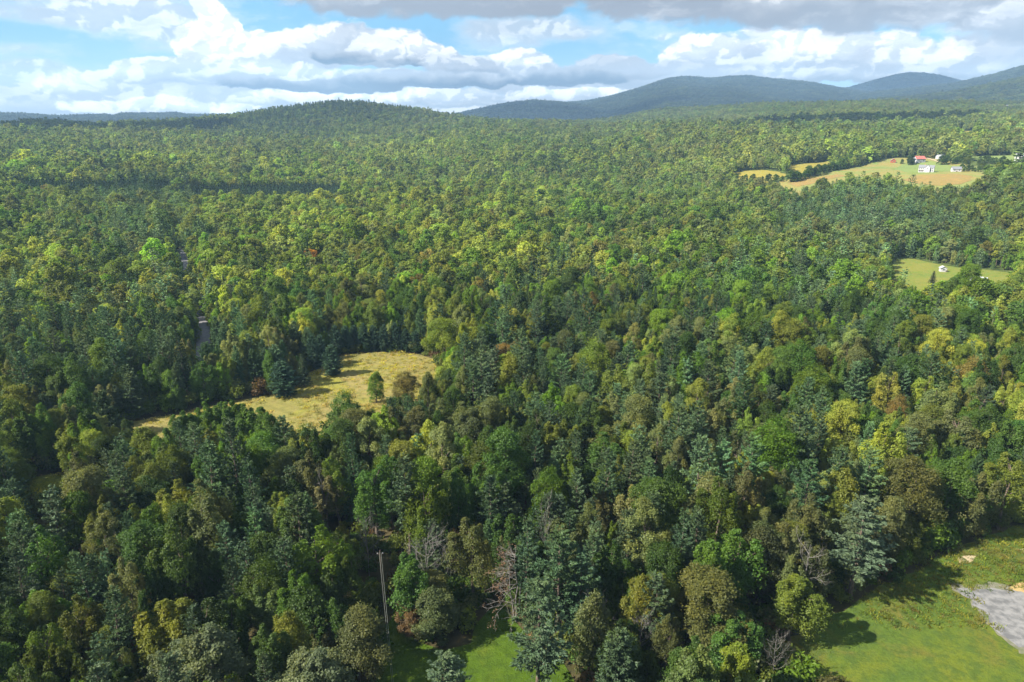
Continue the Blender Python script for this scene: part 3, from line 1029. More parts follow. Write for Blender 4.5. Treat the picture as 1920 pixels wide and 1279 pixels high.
# ------------------------------------------------------------------ what grows where: colours by place in the picture
#            bright   dark   olive  yellow  grey   rust   pine   spruce
TINTS = {'bright': (0.078, 0.138, 0.012), 'dark': (0.042, 0.082, 0.014), 'olive': (0.095, 0.126, 0.020), 'yellow': (0.138, 0.170, 0.026),
         'grey': (0.104, 0.128, 0.044), 'rust': (0.128, 0.112, 0.028), 'pine': (0.050, 0.090, 0.042), 'spruce': (0.028, 0.056, 0.024)}
TN = list(TINTS)
ZONES = [  # px, py, weights
    (100, 1200, (.12, .25, .08, .06, .12, .02, .35, .0)), (350, 1050, (.14, .22, .08, .08, .12, .0, .36, .0)), (600, 1000, (.25, .35, .06, .06, .10, .0, .18, .0)),
    (80, 980, (.08, .10, .08, .04, .14, .0, .56, .0)), (800, 940, (.35, .40, .06, .04, .05, .0, .10, .0)), (620, 850, (.15, .15, .15, .04, .30, .0, .21, .0)),
    (1050, 1000, (.10, .25, .08, .04, .12, .01, .40, .0)), (1200, 1150, (.25, .35, .12, .05, .08, .02, .13, .0)), (1350, 1000, (.22, .22, .22, .04, .14, .0, .16, .0)),
    (1500, 900, (.12, .14, .26, .05, .28, .01, .14, .0)), (1750, 900, (.20, .22, .24, .14, .08, .02, .10, .0)), (1900, 1000, (.22, .35, .12, .16, .05, .02, .08, .0)),
    (300, 880, (.20, .14, .16, .16, .20, .0, .14, .0)), (60, 820, (.16, .10, .16, .36, .10, .0, .12, .0)), (400, 790, (.60, .15, .06, .10, .07, .0, .02, .0)),
    (900, 770, (.10, .16, .16, .03, .40, .01, .14, .0)), (1200, 800, (.12, .16, .18, .05, .22, .01, .26, .0)), (1450, 760, (.12, .16, .20, .07, .20, .02, .23, .0)),
    (1700, 740, (.18, .16, .22, .16, .12, .03, .13, .0)), (1000, 660, (.12, .20, .20, .07, .20, .02, .19, .0)), (1450, 640, (.22, .18, .18, .18, .10, .02, .12, .0)),
    (1800, 620, (.12, .16, .20, .14, .14, .02, .22, .0)), (150, 660, (.06, .12, .10, .05, .08, .0, .50, .09)), (500, 690, (.10, .15, .22, .10, .16, .02, .25, .0)),
    (150, 760, (.10, .14, .26, .20, .14, .02, .14, .0)), (700, 620, (.20, .16, .20, .14, .16, .0, .14, .0)), (860, 610, (.25, .15, .15, .28, .05, .05, .07, .0)),
    (200, 540, (.10, .16, .26, .14, .08, .04, .12, .10)), (500, 540, (.14, .14, .28, .20, .14, .03, .02, .05)), (700, 440, (.16, .10, .30, .26, .10, .05, .0, .03)),
    (900, 440, (.14, .12, .32, .12, .10, .08, .02, .10)), (1100, 480, (.08, .20, .24, .08, .08, .04, .02, .26)), (1000, 560, (.12, .20, .22, .12, .10, .02, .06, .16)),
    (1350, 540, (.12, .22, .20, .10, .12, .02, .10, .12)), (1500, 440, (.06, .12, .10, .04, .18, .02, .42, .06)), (1750, 430, (.08, .12, .18, .05, .14, .04, .36, .03)),
    (1850, 560, (.16, .16, .20, .14, .12, .03, .19, .0)), (1300, 380, (.12, .16, .20, .10, .26, .02, .12, .02)), (250, 400, (.06, .12, .12, .06, .08, .0, .48, .08)),
    (500, 400, (.22, .10, .24, .28, .10, .03, .0, .03)), (50, 420, (.14, .12, .26, .26, .12, .04, .04, .02)), (60, 320, (.12, .18, .24, .10, .24, .06, .04, .02)),
    (400, 300, (.10, .14, .24, .10, .36, .02, .02, .02)), (800, 300, (.10, .14, .26, .08, .34, .04, .02, .02)), (1050, 330, (.10, .20, .22, .10, .28, .02, .06, .02)),
    (1000, 250, (.10, .20, .20, .08, .36, .02, .04, .0)), (1300, 260, (.12, .16, .22, .12, .36, .02, .0, .0)), (1600, 260, (.12, .24, .20, .10, .30, .02, .02, .0)),
    (1850, 280, (.14, .20, .22, .14, .28, .02, .0, .0)), (1600, 205, (.08, .14, .26, .14, .34, .02, .02, .0)), (640, 200, (.0, .05, .04, .0, .08, .0, .05, .78)),
    (480, 222, (.02, .10, .12, .04, .20, .0, .04, .48)), (800, 220, (.04, .14, .18, .06, .32, .0, .02, .24)), (80, 240, (.02, .10, .22, .04, .14, .16, .04, .28)),
    (200, 260, (.06, .14, .24, .06, .24, .06, .04, .16)), (640, 250, (.06, .12, .20, .12, .34, .02, .02, .12)),
]
ZP = np.array([(z[0], z[1]) for z in ZONES], float)
ZW = np.array([z[2] for z in ZONES], float)
ZW[ZP[:, 1] > 930, 3] *= 0.35
ZW[ZP[:, 1] > 930, 5] *= 0.3
ZW[:, 5] *= 0.2
ZW /= ZW.sum(1, keepdims=True)


def depth_coord(py):
    return np.sign(py - 200) * np.sqrt(np.abs(py - 200)) * 42       # spreads the far rows


def mix_at(px, py):
    q = np.stack([px, depth_coord(py)], 1)
    zz = np.stack([ZP[:, 0], depth_coord(ZP[:, 1])], 1)
    W = np.zeros((len(px), 8))
    for s in range(0, len(px), 20000):
        d2 = ((q[s:s + 20000, None, :] - zz[None]) ** 2).sum(2)
        w = 1 / (d2 + 3000.0) ** 2
        w /= w.sum(1, keepdims=True)
        W[s:s + 20000] = w @ ZW
    return W


# ------------------------------------------------------------------ scatter the forest
def grid_ring(r0, r1, cell, azlim):
    n = int(r1 / cell) + 2
    gx, gy = np.meshgrid(np.arange(-n, n + 1), np.arange(-n, n + 1))
    gx = gx.ravel() * cell
    gy = (gy.ravel() + (np.round(gx / cell).astype(int) % 2) * 0.5) * cell
    r = np.hypot(gx, gy)
    az = np.arctan2(gx, gy)
    k = (r >= r0) & (r < r1) & (az > azlim[0]) & (az < azlim[1])
    x, y = gx[k], gy[k]
    x = x + rng.uniform(-.42, .42, len(x)) * cell
    y = y + rng.uniform(-.42, .42, len(x)) * cell
    return x, y, np.full(len(x), cell)


parts = [grid_ring(55, 330, 4.6, (R(-72), R(66))), grid_ring(330, 900, 4.9, (R(-48), R(46))), grid_ring(900, 1700, 6.3, (R(-43), R(43))),
         grid_ring(1700, 2900, 9.5, (R(-42), R(42))), grid_ring(2900, 5200, 15.0, (R(-41), R(41))), grid_ring(5200, 7400, 20.0, (R(-41), R(41)))]
X = np.concatenate([p[0] for p in parts])
Y = np.concatenate([p[1] for p in parts])
CELL = np.concatenate([p[2] for p in parts])

keep = np.ones(len(X), bool)
for k, pl in POLY.items():
    mg = 2.5 if k in ('mown_meadow', 'mown_lawn', 'rough_field', 'farm_pasture', 'homestead_lawn') else 1.0
    keep &= ~inside(pl, X, Y)
    nearp = (np.abs(X - pl[:, 0].mean()) < np.ptp(pl[:, 0]) + 20) & (np.abs(Y - pl[:, 1].mean()) < np.ptp(pl[:, 1]) + 20) & keep
    idx = np.where(nearp)[0]
    if len(idx):
        keep[idx[poly_dist(pl, X[idx], Y[idx]) < mg]] = False
i_ = np.where((np.hypot(X, Y) < 900) & keep)[0]
keep[i_[seg_dist(ROAD[:5], X[i_], Y[i_]) < 3.3]] = False
keep[i_[seg_dist(ROAD[4:9], X[i_], Y[i_]) < 1.6]] = False
keep[i_[seg_dist(ROAD[8:11], X[i_], Y[i_]) < 4.0]] = False
i_ = np.where((np.hypot(X, Y) < 300) & keep)[0]
keep[i_[seg_dist(CUT, X[i_], Y[i_]) < 5.0]] = False
X, Y, CELL = X[keep], Y[keep], CELL[keep]
Z = height(X, Y)
r_ = np.hypot(X, Y)
az_ = np.arctan2(X, Y)

# drop what stands well behind a hill
nb = 600
ab = np.clip(((az_ + R(75)) / R(150) * nb).astype(int), 0, nb - 1)
azc = (np.arange(nb) + .5) / nb * R(150) - R(75)
rr_ = np.concatenate([np.arange(60, 3000, 15.0), np.arange(3000, 10000, 60.0)])
GA, GR = np.meshgrid(azc, rr_, indexing='ij')
GZ = height(np.sin(GA) * GR, np.cos(GA) * GR)
tan_g = (GZ + 4 - CAMZ) / GR
runmax = np.maximum.accumulate(tan_g, axis=1)
ri = np.clip(np.searchsorted(rr_, r_) - 2, 0, len(rr_) - 1)
hidden = (Z + 22 - CAMZ) / r_ < runmax[ab, ri] - 0.004 - 8.0 / r_ * (r_ < 400)
X, Y, Z, CELL, r_, az_ = [a[~hidden] for a in (X, Y, Z, CELL, r_, az_)]
# the clearings lie open to this side: nothing tall stands in front of what is seen of them
blk = np.zeros(len(X), bool)
SEEN = dict(OUTLINES)
SEEN['mown_meadow'] = [(470, 750), (530, 742), (566, 724), (600, 690), (640, 668), (740, 663), (822, 680), (812, 700), (780, 712), (720, 722), (700, 740), (640, 748), (590, 765), (555, 797), (525, 797), (512, 772)]
SEEN['meadow_tip'] = [(195, 803), (262, 793), (258, 803), (215, 812)]
SEEN['homestead_front'] = [(1818, 512), (1850, 512), (1850, 528), (1820, 530)]
SEEN['road_a'] = [(377, 655), (379, 610), (381, 575), (383, 575), (386, 610), (388, 655)]
SEEN['road_b'] = [(336, 472), (341, 467), (353, 480), (351, 500), (346, 500)]
hh = np.where(r_ > 300, 10.5, 13.5)
for k, pts in SEEN.items():
    pp = np.array([(a[0], a[1]) for a in pts], float)
    for (fz, fx) in ((1.12, 0), (1.0, 0), (.8, -1), (.8, 1), (.6, 0), (.35, 0)):
        ax, ay, _ = project(X + fx * CELL * .42, Y, Z + hh * fz)
        blk |= inside(pp, ax, ay) & (r_ < 2600)
X, Y, Z, CELL, r_, az_ = [a[~blk] for a in (X, Y, Z, CELL, r_, az_)]
N_ = len(X)
PX, PY, DD = project(X, Y, Z + 12)
W8 = mix_at(PX, PY)
# species gather in stands
for j in range(8):
    W8[:, j] *= np.exp(2.4 * fbm(X + 777 * j, Y - 333 * j, 90 if j < 6 else 130, 3))
# the dense conifer plantation on the left flank
plant = ((PX > 30) & (PX < 640) & (PY > 330) & (PY < 364) & ~((PX < 330) & (PY > 352)) & (PY > 330 + (PX > 320) * 8)) & (r_ < 1500)
W8[plant] = 0
W8[plant, 7] = 1
W8 /= W8.sum(1, keepdims=True)
cum = np.cumsum(W8, 1)
SPC = np.minimum((rng.random(N_)[:, None] > cum).sum(1), 7)
tint = np.array([TINTS[n] for n in TN])[SPC]
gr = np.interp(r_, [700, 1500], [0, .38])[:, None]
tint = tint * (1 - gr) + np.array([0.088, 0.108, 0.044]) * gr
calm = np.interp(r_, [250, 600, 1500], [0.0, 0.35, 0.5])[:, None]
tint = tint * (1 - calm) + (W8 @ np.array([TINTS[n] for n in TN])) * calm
tint = tint * np.exp(np.clip(rng.normal(0, 1, (N_, 1)), -2, 1.6) * np.interp(r_, [250, 700], [.26, .18])[:, None]) * np.exp(np.clip(rng.normal(0, .06, (N_, 3)), -.12, .12))
tint = np.where((SPC >= 6)[:, None], tint, tint)
wood = fbm(X, Y, 45, 2)
tint *= (1 + np.where(r_ > 3000, .6, .25) * fbm(X, Y, 45, 2))[:, None] * (1 + 0.30 * fbm(X - 3000, Y, 240, 3))[:, None]
tint[plant] *= 0.95
# light and shade painted into the leaf colour by distance: near and farthest darker
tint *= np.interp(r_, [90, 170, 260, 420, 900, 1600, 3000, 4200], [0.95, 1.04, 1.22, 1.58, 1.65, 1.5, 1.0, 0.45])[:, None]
# crown size from the cell, varied at random
scale = CELL / 6.1 * rng.lognormal(-0.06, 0.30, N_)
scale = np.where(r_ < 330, scale * 1.06, scale)
scale = np.where((SPC == 7) & (r_ > 1200), scale * 0.72, scale)
scale = np.where(plant, CELL / 6.6 * 0.62, scale)
scale = np.clip(scale, 0.4 * CELL / 6.6, np.where(r_ < 330, 1.45, 1.85) * CELL / 6.1)
sz = rng.uniform(0.95, 1.25, N_) * np.clip(1 / (scale * 6.1 / CELL), .85, 1.1)
sz = np.where(r_ > 300, sz * .78, sz)
oval = rng.lognormal(0, 0.12, N_)
scl = np.stack([scale * oval, scale / oval, np.where(CELL > 6.5, 0.80 * sz * np.where(plant, .8, 1) * rng.lognormal(0, .12, N_), scale * sz)], 1)
rotz = rng.uniform(0, 2 * math.pi, N_)
tilt = rng.normal(0, 0.035, (N_, 2))
isp = SPC >= 6
kidx = np.where(isp, np.where(SPC == 7, rng.integers(4, 6, N_), rng.integers(0, 4, N_)), 0)
bro = np.zeros(N_, int)
for j, opts in enumerate([(0, 3, 4, 8, 1), (0, 1, 7, 3, 8, 2), (0, 2, 7, 1, 5), (1, 3, 8, 2, 7), (5, 6, 1, 5, 6), (0, 2, 7, 6)]):
    m_ = SPC == j
    bro[m_] = np.array(opts)[rng.integers(0, len(opts), m_.sum())]
bro = np.where((r_ > 300) & np.isin(bro, [3, 4, 8]) & (rng.random(N_) < .8), rng.choice([0, 1, 2, 5, 6, 7], N_), bro)
bro = np.where(rng.random(N_) < np.where(r_ < 300, .60, .22), rng.integers(11, 15, N_), bro)
kidx = np.where(isp, kidx, bro)
edge = np.full(N_, 1e9)
n_ = np.where(r_ < 1000)[0]
for k in ('mown_meadow', 'mown_lawn', 'rough_field', 'farm_pasture', 'homestead_lawn'):
    edge[n_] = np.minimum(edge[n_], poly_dist(POLY[k], X[n_], Y[n_]))
edge[n_] = np.minimum(edge[n_], seg_dist(ROAD, X[n_], Y[n_]))
low = edge < 11
kidx = np.where(low & isp & (SPC == 6), rng.integers(6, 8, N_), kidx)
kidx = np.where(low & ~isp, rng.choice([9, 9, 10, 15, 15, 15], N_), kidx)
print('TREES', N_, [(int(((r_ >= a) & (r_ < b)).sum())) for a, b in ((0, 260), (260, 700), (700, 1700), (1700, 2900), (2900, 5200), (5200, 9900))])

HAZE = 8.2e-5
# ------------------------------------------------------------------ the ground sheet
def tag(o, label=None, cat=None, group=None, kind=None):
    if label:
        o['label'] = label
    if cat:
        o['category'] = cat
    if group:
        o['group'] = group
    if kind:
        o['kind'] = kind
    return o


def empty(name, loc, rz=0.0, scale=None, tiltxy=(0, 0)):
    o = bpy.data.objects.new(name, None)
    o.empty_display_size = 1
    COL.objects.link(o)
    o.location = loc
    o.rotation_euler = (tiltxy[0], tiltxy[1], rz)
    if scale is not None:
        o.scale = scale
    return o


def build_ground():
    rs = np.concatenate([np.arange(0.5, 400, 4.0), np.arange(400, 2700, 9.0), np.geomspace(2700, 8400, 170)])
    az = np.concatenate([np.arange(-180, -48, 3.0), np.arange(-48, 48, 0.2), np.arange(48, 180, 3.0)])
    A, RR = np.meshgrid(np.radians(az), rs, indexing='ij')
    x, y = np.sin(A) * RR, np.cos(A) * RR
    z = height(x, y)
    na, nr = A.shape
    V = np.stack([x, y, z], 2).reshape(-1, 3)
    i, j = np.meshgrid(np.arange(na), np.arange(nr - 1), indexing='ij')
    a = i * nr + j
    b = ((i + 1) % na) * nr + j
    Q = np.stack([a, a + 1, b + 1, b], 2).reshape(-1, 4)
    return tag(obj('ground', mesh_np('ground', V, [Q], [ground_material()], smooth=True)), kind='structure')


build_ground()


def patch(name, poly, mat, step, lift, ragged=0.6, kind='structure', label=None):
    from mathutils.geometry import delaunay_2d_cdt
    rg = np.random.default_rng(len(name))
    b = []
    n = len(poly)
    for i in range(n):
        p, q = poly[i], poly[(i + 1) % n]
        k = max(1, int(np.hypot(*(q - p)) / step))
        for t in range(k):
            e = p + (q - p) * t / k + rg.normal(size=2) * ragged * step * 0.25
            b.append(e)
    b = np.array(b)
    x0, y0 = b.min(0)
    x1, y1 = b.max(0)
    gx, gy = np.meshgrid(np.arange(x0, x1, step), np.arange(y0, y1, step))
    g = np.stack([gx.ravel(), gy.ravel()], 1) + rg.uniform(-.2, .2, (gx.size, 2)) * step
    g = g[inside(b, g[:, 0], g[:, 1])]
    g = g[poly_dist(b, g[:, 0], g[:, 1]) > step * 0.5]
    pts = np.vstack([b, g])
    nbp = len(b)
    vs, es, fs, *_ = delaunay_2d_cdt([Vector(p) for p in pts], [(i, (i + 1) % nbp) for i in range(nbp)], [], 1, 1e-4)
    V = np.array([(v.x, v.y) for v in vs])
    z = height(V[:, 0], V[:, 1]) + lift
    me = mesh_np(name, np.column_stack([V, z]), [np.array([f for f in fs if len(f) == 3])], [mat], smooth=True)
    # make sure the sheet faces up
    me.update()
    if me.polygons[0].normal.z < 0:
        me.flip_normals()
    o = obj(name, me)
    tag(o, label=label, kind=kind)
    return o


STRAW = grass_material('straw_meadow', [(0.198, 0.163, 0.062), (0.166, 0.155, 0.047), (0.182, 0.175, 0.031), (0.121, 0.121, 0.037)], 0.05, 0.5, stripes=(0.9, 1.6))
LAWN = grass_material('lawn', [(0.041, 0.076, 0.008), (0.052, 0.091, 0.009), (0.066, 0.094, 0.012), (0.033, 0.060, 0.008)], 0.08, 0.7)
ROUGH = grass_material('rough_pasture', [(0.058, 0.094, 0.016), (0.083, 0.106, 0.014), (0.093, 0.091, 0.020), (0.041, 0.070, 0.016)], 0.055, 0.5)
GLADE = grass_material('glade', [(0.143, 0.157, 0.018), (0.176, 0.181, 0.018), (0.110, 0.133, 0.025), (0.066, 0.085, 0.018)], 0.1, 0.8)
GOLD = grass_material('goldenrod', [(0.209, 0.181, 0.028), (0.187, 0.169, 0.037), (0.221, 0.175, 0.031), (0.143, 0.139, 0.037)], 0.05, 0.3)
FARM = grass_material('farm_grass', [(0.143, 0.175, 0.055), (0.198, 0.163, 0.055), (0.116, 0.169, 0.043), (0.166, 0.163, 0.049)], 0.022, 0.2)
FARM2 = grass_material('farm_lawn_grass', [(0.121, 0.175, 0.055), (0.138, 0.187, 0.055), (0.110, 0.163, 0.049), (0.143, 0.169, 0.062)], 0.03, 0.3)
HOMEST = grass_material('homestead_grass', [(0.105, 0.145, 0.028), (0.138, 0.151, 0.031), (0.093, 0.133, 0.025), (0.154, 0.145, 0.037)], 0.05, 0.4)
ORANGE = grass_material('rusty_hay', [(0.209, 0.142, 0.053), (0.193, 0.145, 0.049), (0.231, 0.163, 0.049), (0.154, 0.133, 0.049)], 0.05, 0.3)
for nm, mt, st in (('mown_meadow', STRAW, 4.0), ('mown_lawn', LAWN, 3.0), ('rough_field', ROUGH, 3.5), ('yellow_glade', GLADE, 3.0), ('golden_hayfield', GOLD, 7.0),
                   ('upper_hayfield', GOLD, 7.0), ('farm_pasture', FARM, 8.0), ('farm_lawn', FARM2, 8.0), ('homestead_lawn', HOMEST, 5.0),
                   ('roadside_clearing', GLADE, 5.0), ('hill_glade', GOLD, 7.0), ('ridge_hayfield', GOLD, 12.0)):
    pl = POLY[nm]
    rc = np.hypot(*pl.mean(0))
    patch(nm, pl, mt, st, 0.08 + max(0, rc - 300) * 0.0006)


def world_poly(pts, lift=0):
    a = np.array(pts, float)
    return np.stack(unproject(a[:, 0], a[:, 1], lift), 1)


# belts of other grass inside the farm pasture
patch('rusty_hay_strip', world_poly([(1692, 338), (1720, 332), (1760, 328), (1800, 329), (1822, 332), (1818, 340), (1800, 346), (1760, 350), (1720, 347)]), ORANGE, 7.0, 0.55)
patch('rusty_hay_strip.001', world_poly([(1476, 345), (1520, 336), (1570, 328), (1590, 331), (1550, 338), (1520, 348), (1495, 352)]), ORANGE, 7.0, 0.5)
patch('house_lawn', world_poly([(1672, 318), (1690, 310), (1716, 306), (1760, 306), (1782, 312), (1788, 322), (1750, 325), (1700, 325)]), FARM2, 7.0, 0.45)

M['gravel'] = plain_material('crushed_stone', (0.085, 0.088, 0.094), (0.160, 0.162, 0.168), 0.7, 1.0, 0.8, 10, coord='Object')
M['pale_dirt'] = plain_material('pale_dirt', (0.20, 0.16, 0.09), (0.30, 0.25, 0.17), 0.7, 1.0, 0.3)
gc = GRAVEL.mean(0)
patch('gravel_spill', gc + (GRAVEL - gc) * 1.10, plain_material('dusty_verge', (0.085, 0.095, 0.055), (0.13, 0.125, 0.10), 0.9, 1.0, 0.4, 7), 1.0, 0.11, 2.0)
patch('gravel_pad', GRAVEL, M['gravel'], 0.9, 0.14, 1.6)
patch('bare_earth', world_poly([(1795, 1050), (1812, 1044), (1832, 1050), (1818, 1060), (1800, 1060)]), M['pale_dirt'], 1.2, 0.11, 1.5)
patch('bare_earth.001', world_poly([(1896, 1031), (1912, 1028), (1930, 1031), (1915, 1036)]), M['pale_dirt'], 1.2, 0.11, 1.5)
patch('earth_bank', world_poly([(1893, 1104), (1915, 1096), (1990, 1105), (1990, 1128), (1930, 1116)]),
      plain_material('tan_bank', (0.30, 0.20, 0.09), (0.24, 0.19, 0.08), 0.9, 1.0, 0.3), 1.5, 0.12, 1.5)


# ------------------------------------------------------------------ the road
def ribbon(name, line, half, mat, lift, step=4.0):
    p = []
    for a, b in zip(line[:-1], line[1:]):
        k = max(1, int(np.hypot(*(b - a)) / step))
        for t in range(k):
            p.append(a + (b - a) * t / k)
    p.append(line[-1])
    p = np.array(p)
    for _ in range(12):
        p[1:-1] = (p[:-2] + 2 * p[1:-1] + p[2:]) / 4
    d = norm(np.gradient(p, axis=0))
    nrm = np.stack([d[:, 1], -d[:, 0]], 1)
    cols = np.linspace(-half, half, 5)
    V = (p[:, None] + nrm[:, None] * cols[None, :, None]).reshape(-1, 2)
    z = height(V[:, 0], V[:, 1]) + lift
    n = len(p)
    Q = [(i * 5 + k, i * 5 + k + 1, (i + 1) * 5 + k + 1, (i + 1) * 5 + k) for i in range(n - 1) for k in range(4)]
    me = mesh_np(name, np.column_stack([V, z]), [np.array(Q)], [mat], smooth=True)
    if me.polygons[0].normal.z < 0:
        me.flip_normals()
    return tag(obj(name, me), kind='structure'), p


M['asphalt'] = plain_material('asphalt', (0.11, 0.11, 0.125), (0.15, 0.15, 0.165), 0.8, 0.9, 0.1)
M['line'] = plain_material('road_paint', (0.65, 0.6, 0.35), (0.7, 0.66, 0.4), 3, 0.8)
_, RP = ribbon('verge', ROAD, 4.2, grass_material('verge_grass', [(0.10, 0.13, 0.03), (0.13, 0.14, 0.04), (0.16, 0.14, 0.05), (0.08, 0.10, 0.03)], 0.1, 0.8), 0.22)
ribbon('road', ROAD, 2.4, M['asphalt'], 0.30)
ribbon('driveway', DRIVE, 2.2, M['pale_dirt'], 0.62)


# ------------------------------------------------------------------ buildings
def box(g, x0, x1, y0, y1, z0, z1, mi=0):
    V = np.array([(x, y, z) for z in (z0, z1) for x, y in ((x0, y0), (x1, y0), (x1, y1), (x0, y1))], float)
    Q = [(0, 3, 2, 1), (4, 5, 6, 7), (0, 1, 5, 4), (1, 2, 6, 5), (2, 3, 7, 6), (3, 0, 4, 7)]
    g.add(V, Q, mi)


def polymesh(name, V, Fs, mat, parent):
    me = bpy.data.meshes.new(name)
    me.from_pydata([tuple(v) for v in V], [], Fs)
    me.materials.append(mat)
    me.update()
    return obj(name, me, parent)


PAINT = {'white': plain_material('white_clapboard', (0.34, 0.35, 0.37), (0.40, 0.40, 0.41), 1.5, 0.7),
         'grey': plain_material('grey_boards', (0.26, 0.28, 0.32), (0.33, 0.35, 0.38), 1.5, 0.9),
         'brown': plain_material('brown_boards', (0.22, 0.13, 0.09), (0.29, 0.18, 0.13), 1.5, 0.9),
         'red': plain_material('red_boards', (0.22, 0.06, 0.035), (0.28, 0.08, 0.05), 1.5, 0.9),
         'slate': plain_material('grey_shingles', (0.11, 0.12, 0.14), (0.16, 0.17, 0.19), 2.5, 0.9, 0.2),
         'red_roof': plain_material('red_metal_roof', (0.32, 0.08, 0.07), (0.38, 0.13, 0.11), 0.6, 0.6),
         'pale_roof': plain_material('pale_metal_roof', (0.22, 0.24, 0.26), (0.28, 0.30, 0.32), 0.8, 0.5),
         'brown_roof': plain_material('brown_shingles', (0.17, 0.13, 0.11), (0.24, 0.19, 0.16), 2.5, 0.9),
         'glass': plain_material('window_glass', (0.03, 0.04, 0.05), (0.05, 0.06, 0.07), 1, 0.15, spec=0.6),
         'dark': plain_material('dark_opening', (0.05, 0.045, 0.04), (0.08, 0.07, 0.06), 1, 0.9),
         'brick': plain_material('brick', (0.30, 0.12, 0.08), (0.38, 0.18, 0.12), 4, 0.95)}


def gabled(parent, cx, cy, w, d, h, rise, wall, roof, along='x', z0=0.0, over=0.35):
    """one gabled wing: wall mesh and roof mesh (thick slopes with eaves)"""
    if along == 'x':
        f = lambda x, y, z: (cx + x, cy + y, z0 + z)
    else:
        f = lambda x, y, z: (cx - y, cy + x, z0 + z)
        w, d = d, w
    a, b = w / 2, d / 2
    V = [f(-a, -b, -1.5), f(a, -b, -1.5), f(a, b, -1.5), f(-a, b, -1.5), f(-a, -b, h), f(a, -b, h), f(a, b, h), f(-a, b, h), f(-a, 0, h + rise), f(a, 0, h + rise)]
    polymesh('wall', V, [(0, 1, 5, 4), (2, 3, 7, 6), (1, 2, 6, 9, 5), (3, 0, 4, 8, 7)], wall, parent)
    s = rise / b
    A, B = a + over, b + over
    t = 0.18
    for sg in (-1, 1):
        e = h - over * s
        V = [f(-A, sg * B, e + .03), f(A, sg * B, e + .03), f(A, 0, h + rise + .03), f(-A, 0, h + rise + .03),
             f(-A, sg * B, e + t), f(A, sg * B, e + t), f(A, 0, h + rise + t), f(-A, 0, h + rise + t)]
        polymesh('roof', V, [(0, 3, 2, 1), (4, 5, 6, 7), (0, 1, 5, 4), (1, 2, 6, 5), (2, 3, 7, 6), (3, 0, 4, 7)], roof, parent)
    return f


def opening(name, parent, f, x, y, z, w, h, mat, frame=None, facing='y'):
    """a pane set in a frame, standing proud of the wall at (x, y)"""
    g = Geo()
    if facing == 'y':
        box(g, x - w / 2, x + w / 2, y - .06, y + .02, z, z + h)
    else:
        box(g, x - .06, x + .06, y - w / 2, y + w / 2, z, z + h)
    for v in g.V:
        v[:] = [f(*p) for p in v]
    o = obj(name, g.mesh(name, [mat]), parent)
    if frame is not None:
        g = Geo()
        for (x0, x1, z0, z1) in ((-w / 2 - .12, -w / 2, 0, h), (w / 2, w / 2 + .12, 0, h), (-w / 2 - .12, w / 2 + .12, h, h + .12), (-w / 2 - .12, w / 2 + .12, -.12, 0)):
            if facing == 'y':
                box(g, x + x0, x + x1, y - .10, y + .02, z + z0, z + z1)
            else:
                box(g, x - .1, x + .1, y + x0, y + x1, z + z0, z + z1)
        for v in g.V:
            v[:] = [f(*p) for p in v]
        obj('frame', g.mesh('frame', [frame]), o)
    return o


def site(px, py, lift=0.0):
    x, y = unproject(px, py, lift)
    return float(x[0]), float(y[0]), float(height(x, y)[0])


def simple_house(name, px, py, w, d, h, rise, wall, roof, label, cat, rz=0.0, along='x', wins=3, door=True, chimney=False, lift=0.0):
    x, y, z = site(px, py, lift)
    o = tag(empty(name, (x, y, z + 0.4), -math.atan2(x, y) + rz), label, cat)
    f = gabled(o, 0, 0, w, d, h, rise, PAINT[wall], PAINT[roof], along)
    half = d / 2 if along == 'x' else w / 2
    ww = w if along == 'x' else d
    g = lambda a, b, c: (a, b, c)
    yf = -d / 2
    for i in range(wins):
        opening('window', o, g, -w / 2 + w * (i + .5) / wins, yf, h * 0.42, min(1.1, w / wins * .5), h * 0.30, PAINT['glass'], PAINT['white'] if wall != 'white' else PAINT['grey'])
    if door:
        opening('door', o, g, w * (0.5 / max(wins, 1) - .5) + w / max(wins, 1) * .5 + .0, yf - .0, 0.0, 1.0, min(2.0, h * .36), PAINT['dark'])
    if chimney:
        gg = Geo()
        box(gg, w * .18, w * .18 + .8, -.4, .4, h, h + rise + 1.2)
        obj('chimney', gg.mesh('chimney', [PAINT['brick']]), o)
    return o


# the white farmhouse: a long range with a front gable
x, y, z = site(1736, 324)
FH = tag(empty('farmhouse', (x, y, z + .8), -math.atan2(x, y) - R(4)), 'large white farmhouse with grey roof and front gable on the pasture', 'house')
ident = lambda a, b, c: (a, b, c)
FH.scale = (.64, .75, .78)
gabled(FH, 0, 0, 21, 8.0, 5.0, 3.0, PAINT['white'], PAINT['slate'], 'x')
gabled(FH, 1.8, -1.6, 6.4, 8.6, 5.4, 3.2, PAINT['white'], PAINT['slate'], 'y')
for i, xx in enumerate((-9.0, -6.6, -4.2)):
    opening('porch_opening', FH, ident, xx, -4.0, 0.1, 1.9, 2.2, PAINT['dark'], PAINT['white'])
for xx in (-9, -6.6, -4.2, 6.4, 8.6):
    opening('window', FH, ident, xx, -4.0, 3.2, .9, 1.2, PAINT['glass'], PAINT['grey'])
for xx in (6.4, 8.6):
    opening('window', FH, ident, xx, -4.0, .6, 1.2, 1.5, PAINT['glass'], PAINT['grey'])
opening('window', FH, ident, 1.8, -5.9, 3.4, .9, 1.2, PAINT['glass'], PAINT['grey'])
gg = Geo(); box(gg, -3, -2.1, -.4, .5, 6.5, 9.2); obj('chimney', gg.mesh('chimney', [PAINT['brick']]), FH)
simple_house('barn', 1722, 306, 11, 8, 4.2, 2.9, 'grey', 'red_roof', 'grey barn with a red metal roof behind the white farmhouse', 'barn', R(35), wins=2)
